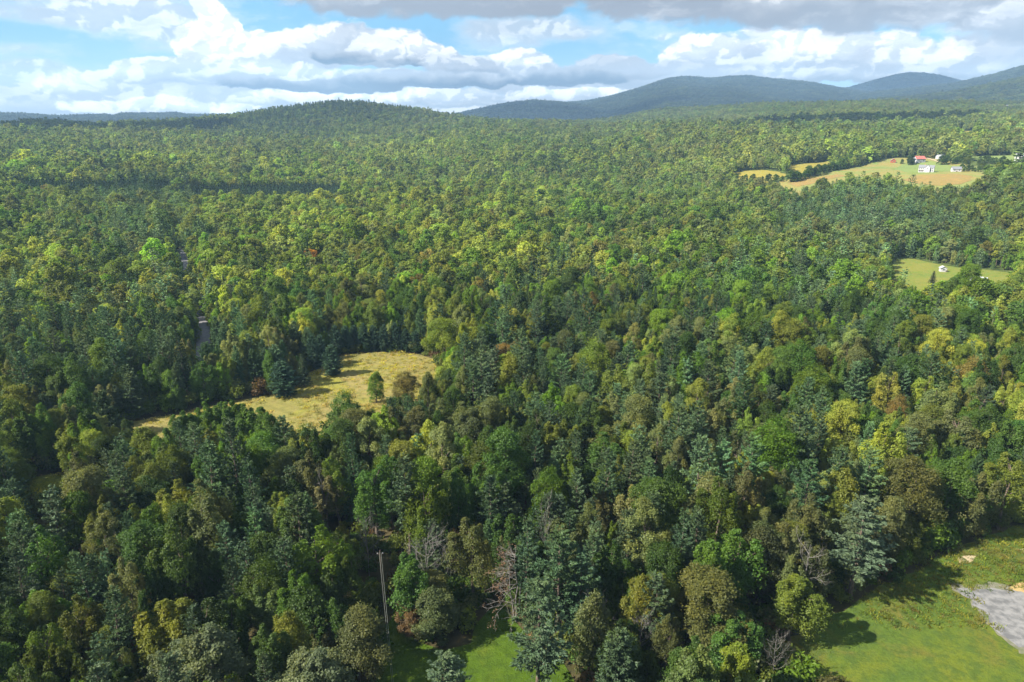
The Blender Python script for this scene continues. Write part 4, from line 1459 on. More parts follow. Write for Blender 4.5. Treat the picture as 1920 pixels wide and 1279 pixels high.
simple_house('red_shed', 1674, 306, 5.2, 4.5, 2.4, 2.0, 'red', 'brown_roof', 'small red shed alone at the upper left of the pasture', 'shed', R(10), 'y', wins=1)
simple_house('white_cottage', 1762, 299, 7.5, 5, 2.6, 1.9, 'white', 'pale_roof', 'small white cottage with pale roof half hidden by trees behind the farmhouse', 'house', R(35), wins=2)
simple_house('low_house', 1797, 293, 12, 6, 2.6, 1.7, 'white', 'brown_roof', 'low house with a dark roof among the trees above the farm driveway', 'house', R(0), wins=3)
simple_house('grey_shed', 1792, 323, 8, 5, 2.6, 2.0, 'white', 'slate', 'pale shed with grey gabled roof beside the dark hedge', 'shed', R(18), wins=2)
simple_house('white_house', 1916, 303, 13, 8, 5.0, 3.0, 'white', 'pale_roof', 'white two storey house at the far right of the farm lawn', 'house', R(-8), wins=4, chimney=True)
simple_house('garden_shed', 1767, 511, 3.0, 2.6, 1.8, .9, 'white', 'pale_roof', 'tiny white garden shed on the small homestead lawn', 'shed', R(20), 'y', wins=1)
simple_house('homestead', 1834, 531, 6.6, 5.2, 3.2, 2.0, 'white', 'pale_roof', 'white house with pale metal roof half buried in trees right of the small lawn', 'house', R(-12), wins=3, lift=2.5)
simple_house('hill_house', 805, 269, 15, 8, 4.5, 3.0, 'brown', 'brown_roof', 'brown house in the woods on the flank of the central hill', 'house', R(12), wins=4)
simple_house('far_house', 1718, 258, 16, 8, 4.5, 3, 'white', 'pale_roof', 'far pale roofed house at the foot of the shaded ridge', 'house', R(8), wins=3)
simple_house('far_barn', 1746, 175, 13, 9, 5, 3, 'white', 'pale_roof', 'bright white barn far off on the blue mountain slope', 'barn', R(8), wins=3)
simple_house('far_farmhouse', 1893, 196, 14, 8, 4.5, 3, 'white', 'slate', 'left one of two far white houses on the right ridge', 'house', R(8), wins=3, lift=10)
simple_house('far_farmhouse.001', 1912, 195, 16, 8, 4.5, 3, 'white', 'slate', 'right one of two far white houses on the right ridge', 'house', R(-8), wins=3, lift=10)
BUILD_CLEAR = [(o.location.x, o.location.y, o.name) for o in COL.objects if o.type == 'EMPTY' and o.get('category') in ('house', 'barn', 'shed')]

# ------------------------------------------------------------------ power line
def pole(px, py, H, label):
    x, y = unproject(px, py, H)
    x, y = float(x[0]), float(y[0])
    z = float(height(x, y))
    o = tag(empty('utility_pole', (x, y, z), R(4)), label, 'utility pole')
    V, Q = tube([(0, 0, -1), (0, 0, H * .5), (0, 0, H)], [.15, .13, .10], 8)
    obj('post', mesh_np('post', V, [Q], [M['bark']], smooth=True), o)
    g = Geo(); box(g, -.55, .55, -.05, .05, H - .75, H - .65)
    obj('crossarm', g.mesh('crossarm', [M['bark']]), o)
    for k in (-.45, .45):
        V, Q = tube([(k, 0, H - .65), (k, 0, H - .55), (k, 0, H - .45)], [.05, .08, .05], 6)
        obj('insulator', mesh_np('insulator', V, [Q], [PAINT['white']]), o)
    return np.array([x, y, z + H - .4])


PT = pole(713, 1042, 11.5, 'weathered utility pole standing in the dark gap above the mown lawn')
nx, ny = unproject(756, 1400, 10.5)
PT2 = np.array([float(nx[0]), float(ny[0]), 10.8])
M['wire'] = plain_material('aluminium_wire', (0.09, 0.10, 0.09), (0.13, 0.14, 0.13), 2, 0.5)
for k, off in enumerate((-.16, .16)):
    t = np.linspace(0, 1, 24)[:, None]
    p = (PT + np.array([off, 0, 0])) * (1 - t) + (PT2 + np.array([off * 0.3, 0, 0])) * t
    p[:, 2] -= (4 * t * (1 - t) * 1.1)[:, 0]
    V, Q = tube(p, np.full(24, .026), 5)
    tag(obj('power_cable', mesh_np('power_cable', V, [Q], [M['wire']])), ['left one of the two pale cables running from the pole over the lawn', 'right one of the two pale cables running from the pole over the lawn'][k], 'cable', 'power cables over the lawn')

# ------------------------------------------------------------------ remarkable trees, placed by the top of the crown in the picture
LAND = []        # (x, y, phrase) landmarks for labels
CLEAR = []       # x, y, radius kept free of other trees
NAMES = {'broad': 'broadleaf_tree', 'pine': 'pine_tree'}
COUNT = {'broad': 0, 'pine': 0}


def plant(kind, idx, x, y, z, sc, rz, tnt, label, cat, group=None, tl=(0, 0), name=None):
    d = KIND[kind][idx]
    o = tag(empty(name or NAMES[kind], (x, y, z), rz, sc, tl), label, cat, group)
    c = obj('crown', d['crown'].id if False else d['crown'], o)
    c['tint'] = [float(v) for v in tnt]
    obj('trunk', d['trunk'], o)
    COUNT[kind] += 1
    return o


def special(kind, idx, px, py, H, W, tnt, label, cat, land=None, name=None, rz=None, tl=(0, 0)):
    d = KIND[kind][idx]
    x, y, z = site(px, py, H * .96)
    o = plant(kind, idx, x, y, z, (W / d['W'], W / d['W'], H / d['H']), rng.uniform(0, 6.28) if rz is None else rz, tnt, label, cat, None, tl, name)
    CLEAR.append((x, y, W * 0.52))
    if land:
        LAND.append((x, y, land))
    return o


T = TINTS
YEL = (0.27, 0.24, 0.018)
SIL = (0.090, 0.118, 0.060)
SP = [
    ('broad', 12, 300, 1136, 14, 9.0, (0.125, 0.145, 0.018), 'yellow maple glowing among dark pines at the lower left', 'maple', 'the yellow maple'),
    ('broad', 13, 312, 1208, 15, 8.5, SIL, 'left one of two silvery poplars at the lower left edge', 'poplar', None),
    ('broad', 6, 385, 1192, 15, 9.5, SIL, 'right one of two silvery poplars at the lower left edge', 'poplar', 'the silvery poplars'),
    ('broad', 6, 590, 1234, 14, 9.5, SIL, 'silvery poplar at the bottom edge left of the round olive tree', 'poplar', None),
    ('broad', 2, 664, 1172, 12, 8.2, (0.075, 0.090, 0.032), 'round olive tree left of the cables over the mown lawn', 'tree', 'the round olive tree'),
    ('pine', 0, 833, 1236, 13, 8.5, (0.056, 0.092, 0.052), 'pale blue-green pine rising from the bottom edge in front of the lawn', 'pine', None),
    ('broad', 9, 812, 1118, 9.5, 8.2, (0.075, 0.100, 0.036), 'grey-green willow bushing out over the left end of the lawn', 'willow', 'the grey-green willow'),
    ('broad', 9, 772, 1140, 6.5, 5.6, (0.11, 0.075, 0.035), 'small brown-leaved tree beside the cable gap', 'tree', None),
    ('broad', 2, 806, 1082, 10, 6.5, (0.078, 0.092, 0.028), 'olive tree under the bare grey tree', 'tree', None),
    ('broad', 14, 766, 1040, 15, 7.5, (0.05, 0.11, 0.018), 'fresh green maple leaning over the cable gap', 'maple', 'the cable gap maple'),
    ('broad', 13, 885, 975, 17, 9.0, (0.080, 0.094, 0.024), 'broad olive oak behind the bare grey tree', 'oak', None),
    ('pine', 0, 1012, 1108, 21, 10.5, (0.050, 0.086, 0.046), 'tall feathery pine on the right end of the mown lawn', 'pine', 'the feathery lawn pine'),
    ('pine', 2, 1050, 1010, 21, 9.5, (0.040, 0.078, 0.036), 'full dark pine behind the feathery lawn pine', 'pine', None),
    ('pine', 1, 1090, 1045, 17, 8.0, (0.040, 0.08, 0.042), 'shaded pine right behind the feathery lawn pine', 'pine', None),
    ('pine', 2, 989, 982, 20, 5.6, (0.045, 0.085, 0.046), 'slender tufted pine above the dead pine', 'pine', 'the slender tufted pine'),
    ('pine', 0, 1625, 945, 20, 12.5, (0.064, 0.098, 0.058), 'silver-blue pine standing out of the wood edge by the rough field', 'pine', 'the silver-blue pine'),
    ('broad', 11, 1390, 1010, 16, 9.5, (0.065, 0.135, 0.018), 'bright green maple in the middle of the right wood', 'maple', 'the bright right maple'),
    ('broad', 4, 1340, 1035, 16, 8.0, (0.065, 0.13, 0.018), 'bright green maple just left of another bright maple', 'maple', None),
    ('broad', 1, 1330, 1085, 15, 10.5, (0.085, 0.095, 0.026), 'large dull olive oak in the right wood', 'oak', 'the large olive oak'),
    ('broad', 14, 1375, 1150, 12, 8, (0.055, 0.12, 0.022), 'fresh green ash near the bottom right wood corner', 'ash', None),
    ('broad', 4, 1395, 1228, 12, 7, (0.12, 0.17, 0.02), 'yellow-green young tree at the bottom edge by the field corner', 'tree', None),
    ('broad', 12, 1500, 1080, 13, 8, (0.10, 0.14, 0.02), 'yellow-green tree at the edge of the rough field', 'tree', None),
    ('broad', 13, 1905, 855, 18, 10, (0.11, 0.14, 0.018), 'yellow-green maple at the right edge above the rough field', 'maple', 'the right edge yellow maple'),
    ('broad', 7, 1720, 870, 18, 11, (0.080, 0.088, 0.024), 'big brownish oak above the silver-blue pine', 'oak', 'the brownish oak'),
    ('broad', 13, 700, 880, 17, 10, (0.05, 0.115, 0.016), 'full bright green maple left of centre', 'maple', 'the bright left maple'),
    ('broad', 11, 730, 860, 17, 9, (0.05, 0.11, 0.016), 'deep green maple behind another in the left middle', 'maple', None),
    ('broad', 12, 860, 890, 17, 8, (0.05, 0.11, 0.016), 'tall green maple right of the bright left maple', 'maple', None),
    ('broad', 1, 830, 605, 17, 11, (0.12, 0.17, 0.018), 'yellow-green maple behind the mown meadow', 'maple', 'the meadow yellow maple'),
    ('broad', 10, 868, 618, 16, 7, (0.19, 0.23, 0.015), 'brightest yellow-green tree at the right end of the mown meadow', 'tree', None),
    ('broad', 2, 945, 648, 12, 8, (0.15, 0.11, 0.025), 'rusty orange tree right of the mown meadow', 'tree', 'the rusty orange tree'),
    ('broad', 0, 757, 706, 10, 7.5, (0.11, 0.10, 0.025), 'brownish oak on the near edge of the mown meadow', 'oak', None),
    ('broad', 10, 703, 708, 9, 6, (0.10, 0.17, 0.018), 'small bright tree jutting into the mown meadow', 'tree', 'the small bright meadow tree'),
    ('broad', 9, 1815, 296, 10, 10, (0.085, 0.12, 0.022), 'light green tree behind the pale farm shed', 'tree', None),
    ('broad', 15, 1846, 300, 10, 11, (0.075, 0.11, 0.03), 'round green tree right of the pale farm shed', 'tree', None),
    ('broad', 9, 1708, 298, 8, 7, (0.045, 0.075, 0.02), 'dark round tree left of the farmhouse gable', 'tree', None),
    ('broad', 2, 585, 472, 13, 9, (0.33, 0.17, 0.02), 'orange turning tree in the far green forest', 'tree', None),
    ('pine', 6, 526, 682, 11, 10.5, (0.035, 0.075, 0.045), 'wide dark pine jutting into the meadow from the left', 'pine', 'the wide meadow pine'),
    ('pine', 7, 619, 650, 10.5, 7.5, (0.038, 0.078, 0.045), 'dark pine at the far left corner of the mown meadow', 'pine', 'the meadow corner pine'),
    ('pine', 4, 565, 668, 11, 5, (0.042, 0.07, 0.036), 'narrow dark spruce left of the meadow corner pine', 'spruce', None),
    ('pine', 4, 1752, 509, 7, 4.2, (0.045, 0.06, 0.032), 'lone dark spruce on the small homestead lawn', 'spruce', 'the homestead spruce'),
    ('broad', 9, 1856, 328, 13, 13, (0.045, 0.085, 0.025), 'round dark tree at the right end of the farm pasture', 'tree', 'the farm pasture'),
]
for (k, i, px, py, H, W, tn, lab, cat, land) in SP:
    special(k, i, px, py, H, W, tn, lab, cat, land)
# the row of dark pines along the head of the meadow
for px, py, H in [(650, 663, 10), (666, 660, 9.5), (684, 660, 10.5), (702, 659, 9.5), (722, 660, 10), (742, 660, 10.5), (762, 661, 8.5), (780, 663, 8), (604, 688, 11), (590, 696, 12), (632, 668, 11)]:
    x, y, z = site(px, py)
    i = int(rng.integers(6, 8))
    plant('pine', i, x, y, z, (6.0 / KIND['pine'][i]['W'],) * 2 + (H / KIND['pine'][i]['H'],), rng.uniform(0, 6), np.array((0.036, 0.075, 0.046)) * rng.uniform(.8, 1.15),
          None, 'pine', 'row of pines at the head of the mown meadow')
    CLEAR.append((x, y, 3.2))
# a poplar row on the near side of the meadow
for px, py in [(345, 768), (362, 762), (380, 758), (400, 755), (418, 752), (436, 752), (455, 756), (472, 762), (330, 782), (490, 770), (505, 778)]:
    x, y, z = site(px, py, 15.5)
    i = [14, 11, 12, 15][int(rng.integers(0, 4))]
    plant('broad', i, x, y, z, (7.6 / KIND['broad'][i]['W'],) * 2 + (16 / KIND['broad'][i]['H'],), rng.uniform(0, 6), np.array((0.06, 0.118, 0.018)) * rng.uniform(.85, 1.15),
          None, 'poplar', 'bright poplars on the near side of the meadow')
    CLEAR.append((x, y, 3.6))

# ---- leafless and dead trees
BARE = []
for s in range(4):
    tk, br = bare(60 + s, 12.0, [1.0, 0.35, 0.8, 0.3][s], 5 if s == 0 else 4, 0.0, 0.13, [.25, .4, .3, .15][s], [15, 6, 7, 9][s])
    BARE.append((tk.mesh('trunk', [M['dead_wood']], True), br.mesh('branches', [M['dead_wood']]), 12.0))


def bare_tree(i, px, py, H, W, label, land=None, name='bare_tree', cat='bare tree', group=None):
    x, y, z = site(px, py, H * .95)
    o = tag(empty(name, (x, y, z), rng.uniform(0, 6), (W / (11 if i == 0 else 7), W / (11 if i == 0 else 7), H / 12)), label, cat, group)
    obj('trunk', BARE[i][0], o)
    obj('branches', BARE[i][1], o)
    if land:
        LAND.append((x, y, land))
    return x, y


bx, by = bare_tree(0, 800, 1008, 14, 12.5, 'wide grey leafless tree above the grey-green willow', 'the bare grey tree')
CLEAR.append((bx, by, 3.5))
for a in [(3, 1100, 1072, 12, 4.5, 'slim white leafless tree right of the feathery lawn pine'), (1, 1120, 1138, 12, 7.5, 'leafless tree with pale trunk among bushes right of the lawn pine'),
          (1, 1022, 962, 17, 5, 'dead spar with short snags behind the slender tufted pine'), (2, 1520, 1022, 15, 7.5, 'forked white dead tree rising left of the silver-blue pine'),
          (0, 1458, 1200, 9, 5.5, 'small grey leafless tree at the corner of the rough field'),
          (3, 770, 792, 14, 4, 'grey dead tree in the pale middle woods right of the mown meadow', 'the grey dead tree'), 
          (0, 684, 965, 14, 6, 'leafless tree between two green maples left of centre', 'the leafless tree among maples'), (3, 605, 895, 14, 5, 'thin grey leafless tree in the left middle wood', 'the thin leafless tree'),
          (1, 1395, 850, 15, 6, 'leafless tree in the greyish wood right of centre', 'the right central leafless tree'), (3, 1680, 400, 15, 7, 'pale dead tree among the far grey pines'),
          (2, 540, 1000, 13, 6, 'half bare tree in the wood above the round olive tree', 'the half bare tree'), (3, 1240, 1100, 13, 6, 'leafless tree left of the large olive oak'),
          (0, 1205, 1160, 11, 6, 'dull grey leafless tree low in the right wood')]:
    bare_tree(*a)

# the dead pine by the lawn: pale snags fanning to the left, with rusty tufts left at their tips
x, y, z = site(968, 1032, 15.0)
DP = tag(empty('dead_pine', (x, y, z)), 'dead pine with pale fanned branches and rusty tufts beside the lawn', 'dead pine')
LAND.append((x, y, 'the dead pine'))
CLEAR.append((x, y, 4.5))
rg = np.random.default_rng(5)
g = Geo()
for k, (dx, dy, H) in enumerate([(0, 0, 15), (1.0, .3, 14), (-.9, .2, 12.5)]):
    V, Q = tube(wander((dx * .2, dy, -.6), (dx * 1.6, dy * 2, H), rg, 7, .16), np.linspace(.17, .03, 7), 6)
    g.add(V, Q)
obj('trunk', g.mesh('trunk', [M['dead_wood']], True), DP)
tufts = Geo()
for k in range(26):
    hz = rg.uniform(2.0, 13.5)
    a = math.pi + rg.normal() * 0.75
    L = (7.8 - hz * .42) * rg.uniform(.7, 1.1)
    el = rg.uniform(-.15, .55)
    pts = [np.array([0, 0, hz])]
    d = np.array([math.cos(a), math.sin(a), el])
    for q_ in range(5):
        d = norm(d + rg.normal(size=3) * .13 + np.array([0, 0, -.03]))
        pts.append(pts[-1] + d * L / 5)
    g = Geo()
    V, Q = tube(pts, np.linspace(.06, .018, 6), 4)
    g.add(V, Q)
    for j in range(9):
        b0 = pts[rg.integers(2, 6)]
        e = norm(d + rg.normal(size=3) * .7) * rg.uniform(.6, 1.9)
        V, Q = tube([b0, b0 + e * .5 + rg.normal(size=3) * .06, b0 + e], [.03, .022, .01], 3)
        g.add(V, Q)
        if rg.random() < .2:
            n = 14
            C = b0 + e + rg.normal(size=(n, 3)) * .28
            V, Q = cards(C, rg.normal(size=(n, 3)), np.full(n, .36), .4, rg)
            tufts.add(V, Q)
    obj('branch', g.mesh('branch', [M['dead_wood']]), DP)
obj('needle_tufts', tufts.mesh('needle_tufts', [M['rust_needle']]), DP)

# ------------------------------------------------------------------ cumulus over the land: their shade lies on the ridge and the mountains
M['cloud'] = plain_material('cloud_white', (0.85, 0.86, 0.88), (0.9, 0.9, 0.92), 0.002, 1.0)


def cloud(px, py, size, alt, label, seed):
    """a heap of lumps with a flat base, standing where it shades the land seen at (px, py)"""
    x, y = unproject(px, py)
    z = float(height(x, y)[0])
    k = (alt - z) / SUNV[2]
    c = np.array([float(x[0]), float(y[0]), z]) + SUNV * k
    rg = np.random.default_rng(seed)
    g = Geo()
    th = np.linspace(0, math.pi, 9)
    ph = np.linspace(0, 2 * math.pi, 15)[:-1]
    for _ in range(26):
        o = np.array([rg.normal() * size[0] * .36, rg.normal() * size[1] * .42, rg.uniform(0, size[2])])
        rad = rg.uniform(.16, .34) * min(size[0], size[1]) * 1.2
        T_, P_ = np.meshgrid(th, ph, indexing='ij')
        d = np.stack([np.sin(T_) * np.cos(P_), np.sin(T_) * np.sin(P_), np.cos(T_)], 2)
        V = o + d * rad * (1 + .12 * np.sin(5 * P_ + 3 * T_ + _)[..., None])
        V[..., 2] = np.maximum(V[..., 2], -rad * .25)
        n1_, n2_ = T_.shape
        i, j = np.meshgrid(np.arange(n1_ - 1), np.arange(n2_), indexing='ij')
        j2 = (j + 1) % n2_
        g.add(V.reshape(-1, 3), np.stack([i * n2_ + j, (i + 1) * n2_ + j, (i + 1) * n2_ + j2, i * n2_ + j2], 2).reshape(-1, 4))
    o = obj('cloud', g.mesh('cloud', [M['cloud']], True))
    o.location = c
    return tag(o, label=label, kind='structure')


cloud(1660, 234, (440, 160, 120), 1500, 'white cumulus drifting over the right hand ridge', 1)
cloud(1040, 205, (1100, 800, 200), 1700, 'white cumulus drifting over the low blue hill', 3)
cloud(1700, 150, (700, 800, 200), 1900, 'white cumulus drifting over the far blue peak', 4)
cloud(90, 240, (300, 260, 120), 1300, 'small white cumulus drifting over the left spur', 5)
# ------------------------------------------------------------------ thin the scatter around the placed things
keep = np.ones(len(X), bool)
for (cx, cy_, rad) in CLEAR:
    keep &= np.hypot(X - cx, Y - cy_) > rad + 1.2
for (cx, cy_, bn) in BUILD_CLEAR:
    rr0 = math.hypot(cx, cy_)
    # nothing grows against the walls, nor right in front of them
    ux, uy = cx / rr0, cy_ / rr0
    t_ = (X - cx) * ux + (Y - cy_) * uy
    s_ = np.abs((X - cx) * uy - (Y - cy_) * ux)
    keep &= ~((t_ > -(5 if bn.startswith('homestead') else 14 if rr0 < 1000 else 45)) & (t_ < 7) & (s_ < 9))
names = ['X', 'Y', 'Z', 'CELL', 'r_', 'az_', 'PX', 'PY', 'DD', 'SPC', 'tint', 'scl', 'rotz', 'tilt', 'isp', 'kidx']
for n in names:
    globals()[n] = globals()[n][keep]

# hedgerow trees standing free between the farm fields
hed = []
for (a, b, n, h) in [((1478, 344), (1655, 296), 40, 10), ((1560, 318), (1655, 291), 16, 12), ((1380, 341), (1470, 342), 12, 8), ((1800, 322), (1835, 324), 6, 6), ((1655, 292), (1700, 292), 6, 10),
                     ((1690, 306), (1694, 310), 1, 8), ((1705, 308), (1708, 310), 2, 10), ((1760, 310), (1800, 308), 6, 9), ((1835, 305), (1890, 312), 8, 9), ((1866, 345), (1925, 345), 14, 14),
                     ((1880, 334), (1925, 326), 14, 14), ((1740, 312), (1748, 327), 0, 3)]:
    for k in range(n):
        t = (k + .5) / n
        hed.append((a[0] + (b[0] - a[0]) * t + rng.normal() * 1.5, a[1] + (b[1] - a[1]) * t + rng.normal() * .8, h * rng.uniform(.65, 1.15)))
hed = np.array(hed)
hx, hy = unproject(hed[:, 0], hed[:, 1])
hz = height(hx, hy)
nh = len(hed)
hk = rng.choice([0, 1, 2, 7], nh)
hs = hed[:, 2] / 16
hscl = np.stack([hs * 1.7, hs * 1.7, hs * 1.1], 1)
ht = np.array(TINTS['dark']) * 1.15 * rng.lognormal(0, .16, (nh, 1))

# ------------------------------------------------------------------ the single trees: those that show largest
fx0, fx1, fy0, fy1 = -10, 1930, 150, 1290
tipx, tipy, tipd = project(X, Y, Z + 16 * scl[:, 2])
bot = project(X, Y, Z + 8 * scl[:, 2])[1]
cand = (tipx > fx0) & (tipx < fx1) & (bot > 0) & (tipy < 1272) & (r_ < 420)
crownsize = scl[:, 0] / DD
picked = np.zeros(len(X), bool)
quota = {'broad': 296 - COUNT['broad'], 'pine': 296 - COUNT['pine']}
for kk, sel in (('broad', ~isp), ('pine', isp)):
    ii = np.where(cand & sel)[0]
    ii = ii[np.argsort(-crownsize[ii])][:quota[kk]]
    picked[ii] = True
print('PICKED', picked.sum(), 'max r', r_[picked].max())

LAND += [(float(POLY['mown_lawn'][:8, 0].mean()), float(POLY['mown_lawn'][:8, 1].mean()), 'the mown lawn'),
         (float(GRAVEL[:, 0].mean()), float(GRAVEL[:, 1].mean()), 'the gravel pad'), (float(PT[0]), float(PT[1]), 'the utility pole'),
         (float(POLY['yellow_glade'][1:4, 0].mean()), float(POLY['yellow_glade'][2:5, 1].mean()), 'the yellow glade'),
         (float(POLY['mown_meadow'][16:21, 0].mean()), float(POLY['mown_meadow'][16:21, 1].mean()), 'the mown meadow'),
         (float(ROAD[1, 0]), float(ROAD[1, 1]), 'the road'),
         (*[float(v[0]) for v in unproject(1500, 1160)], 'the rough field corner'), (*[float(v[0]) for v in unproject(1745, 1040)], 'the rough field edge')]
lx = np.array([l[0] for l in LAND])
ly = np.array([l[1] for l in LAND])
lpx, lpy, _ = project(lx, ly, np.full(len(lx), 10.0))
ORD = ['nearest', 'second', 'third', 'fourth', 'fifth', 'sixth', 'seventh', 'eighth', 'ninth', 'tenth', 'eleventh', 'twelfth', 'thirteenth', 'fourteenth', 'fifteenth', 'sixteenth', 'seventeenth', 'eighteenth', 'nineteenth', 'twentieth'] + ['twenty first', 'twenty second', 'twenty third', 'twenty fourth', 'twenty fifth', 'twenty sixth', 'twenty seventh', 'twenty eighth', 'twenty ninth', 'thirtieth'] + ['number %d' % n for n in range(31, 80)]
COLW = {'bright': 'fresh green', 'dark': 'dark green', 'olive': 'olive', 'yellow': 'yellow-green', 'grey': 'greyish green', 'rust': 'rusty brown', 'pine': 'blue-green', 'spruce': 'dark conical'}
GRP = {0: 'green trees of the near wood', 1: 'pines of the near wood'}
ii = np.where(picked)[0]
cpx, cpy, _ = project(X[ii], Y[ii], Z[ii] + 12)
d2 = (cpx[:, None] - lpx) ** 2 + ((cpy[:, None] - lpy) * 1.2) ** 2
near = d2.argmin(1)
recs = {}
for q, i in enumerate(ii):
    l = near[q]
    dx, dy = cpx[q] - lpx[l], (cpy[q] - lpy[l])
    a = math.atan2(-dy, dx)
    sect = int(round(a / (math.pi / 4))) % 8
    recs.setdefault((l, sect, TN[SPC[i]]), []).append((d2[q, l], i))
DIRW = ['to the right of', 'above and right of', 'above', 'above and left of', 'to the left of', 'below and left of', 'below', 'below and right of']
for (l, sect, sp), lst in recs.items():
    lst.sort()
    for k, (_, i) in enumerate(lst):
        noun = 'pine' if sp == 'pine' else 'spruce' if sp == 'spruce' else 'tree'
        form = COLW[sp] + ' ' + noun
        if len(lst) == 1:
            lab = '%s %s %s' % (form, DIRW[sect], LAND[l][2])
            lab = 'the only ' + lab
        else:
            lab = '%s %s %s %s' % (ORD[min(k, 78)], form, DIRW[sect], LAND[l][2])
        kk = 'pine' if isp[i] else 'broad'
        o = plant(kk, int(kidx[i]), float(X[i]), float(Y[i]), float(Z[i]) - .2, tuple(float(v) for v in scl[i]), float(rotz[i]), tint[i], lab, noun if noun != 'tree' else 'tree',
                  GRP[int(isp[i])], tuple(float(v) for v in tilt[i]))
# labels for the rows
for grp, txt in (('row of pines at the head of the mown meadow', 'dark pine in the row at the head of the mown meadow'), ('bright poplars on the near side of the meadow', "bright poplar in the row on the meadow's near side")):
    row = sorted([o for o in COL.objects if o.get('group') == grp], key=lambda o: o.location.x / o.location.y)
    for k, o in enumerate(row):
        o['label'] = ('%s from left %s' % (['first', 'second', 'third', 'fourth', 'fifth', 'sixth', 'seventh', 'eighth', 'ninth', 'tenth', 'eleventh'][k], txt.replace('mown meadow', 'meadow')))

# ------------------------------------------------------------------ the rest of the forest as one mass
def instance_mass(name, P, idx, rot, sc, tn, lib, label=None):
    n = len(P)
    me = bpy.data.meshes.new(name)
    me.vertices.add(n)
    me.vertices.foreach_set('co', np.asarray(P, np.float32).ravel())
    for an, ty, data, key in (('idx', 'INT', idx, 'value'), ('rot', 'FLOAT_VECTOR', rot, 'vector'), ('scl', 'FLOAT_VECTOR', sc, 'vector')):
        a = me.attributes.new(an, ty, 'POINT')
        a.data.foreach_set(key, np.asarray(data, np.int32 if ty == 'INT' else np.float32).ravel())
    a = me.attributes.new('tint', 'FLOAT_COLOR', 'POINT')
    a.data.foreach_set('color', np.column_stack([tn, np.ones(n)]).astype(np.float32).ravel())
    me.update()
    o = obj(name, me)
    tag(o, kind='stuff', label=label)
    ng = bpy.data.node_groups.new(name + '_scatter', 'GeometryNodeTree')
    ng.interface.new_socket('Geometry', in_out='INPUT', socket_type='NodeSocketGeometry')
    ng.interface.new_socket('Geometry', in_out='OUTPUT', socket_type='NodeSocketGeometry')
    gi = ng.nodes.new('NodeGroupInput')
    go = ng.nodes.new('NodeGroupOutput')
    ip = ng.nodes.new('GeometryNodeInstanceOnPoints')
    mp = ng.nodes.new('GeometryNodeMeshToPoints')
    ci = ng.nodes.new('GeometryNodeCollectionInfo')
    ci.inputs['Collection'].default_value = lib
    ci.inputs['Separate Children'].default_value = True
    ci.inputs['Reset Children'].default_value = True
    def na(nm, ty):
        q = ng.nodes.new('GeometryNodeInputNamedAttribute')
        q.data_type = ty
        q.inputs['Name'].default_value = nm
        return q.outputs['Attribute']
    L = ng.links.new
    L(gi.outputs[0], mp.inputs[0])
    L(mp.outputs[0], ip.inputs['Points'])
    L(ci.outputs[0], ip.inputs['Instance'])
    ip.inputs['Pick Instance'].default_value = True
    L(na('idx', 'INT'), ip.inputs['Instance Index'])
    e = ng.nodes.new('FunctionNodeEulerToRotation')
    L(na('rot', 'FLOAT_VECTOR'), e.inputs[0])
    L(e.outputs[0], ip.inputs['Rotation'])
    L(na('scl', 'FLOAT_VECTOR'), ip.inputs['Scale'])
    L(ip.outputs[0], go.inputs[0])
    md = o.modifiers.new('scatter', 'NODES')
    md.node_group = ng
    return o


lod = np.where(r_ < 290, 0, np.where(r_ < 760, 1, 2))
pidx = np.zeros(len(X), int)
for l in range(3):
    for kk, flag in (('broad', False), ('pine', True)):
        m_ = (lod == l) & (isp == flag)
        pidx[m_] = np.array(LOD[l][kk])[kidx[m_]]
rest = ~picked
P = np.column_stack([X, Y, Z - .2])[rest]
rot = np.column_stack([tilt, rotz])[rest]
P = np.vstack([P, np.column_stack([hx, hy, hz])])
rot = np.vstack([rot, np.column_stack([np.zeros((nh, 2)), rng.uniform(0, 6.28, nh)])])
allidx = np.concatenate([pidx[rest], np.array(LOD[1]['broad'])[np.where(hk < 3, 9, 10)]])
allscl = np.vstack([scl[rest], hscl])
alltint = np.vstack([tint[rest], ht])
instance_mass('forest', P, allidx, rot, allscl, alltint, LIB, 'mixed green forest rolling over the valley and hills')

# ------------------------------------------------------------------ undergrowth
LIB2 = bpy.data.collections.new('shrub_prototypes')
for s in range(4):
    g = shrub(200 + s, [2.6, 3.4, 2.0, 4.2][s], [3.4, 3.0, 3.8, 3.2][s], .55)
    o = bpy.data.objects.new('shrub_%02d' % s, g.mesh('shrub', [M['leaf']]))
    LIB2.objects.link(o)
gx, gy, _ = grid_ring(60, 330, 2.4, (R(-50), R(50)))
near_edge = np.full(len(gx), 1e9)
ins = np.zeros(len(gx), bool)
for k in ('mown_meadow', 'mown_lawn', 'rough_field', 'yellow_glade'):
    near_edge = np.minimum(near_edge, poly_dist(POLY[k], gx, gy))
    ins |= inside(POLY[k], gx, gy)
ok = ~ins & (near_edge > 0.8) & ((near_edge < 7) | (rng.random(len(gx)) < .5)) & (seg_dist(CUT, gx, gy) > 1.5) & (seg_dist(ROAD, gx, gy) > 5)
gx, gy, ne = gx[ok], gy[ok], near_edge[ok]
n = len(gx)
sc = rng.uniform(.7, 1.5, n) * np.where(ne < 9, 1.15, .95)
tn = np.array([TINTS['dark'], TINTS['olive'], TINTS['bright'], TINTS['grey'], (0.10, 0.065, 0.03)])[rng.choice(5, n, p=[.38, .28, .16, .12, .06])] * rng.lognormal(0, .2, (n, 1))
print('SHRUBS', n)
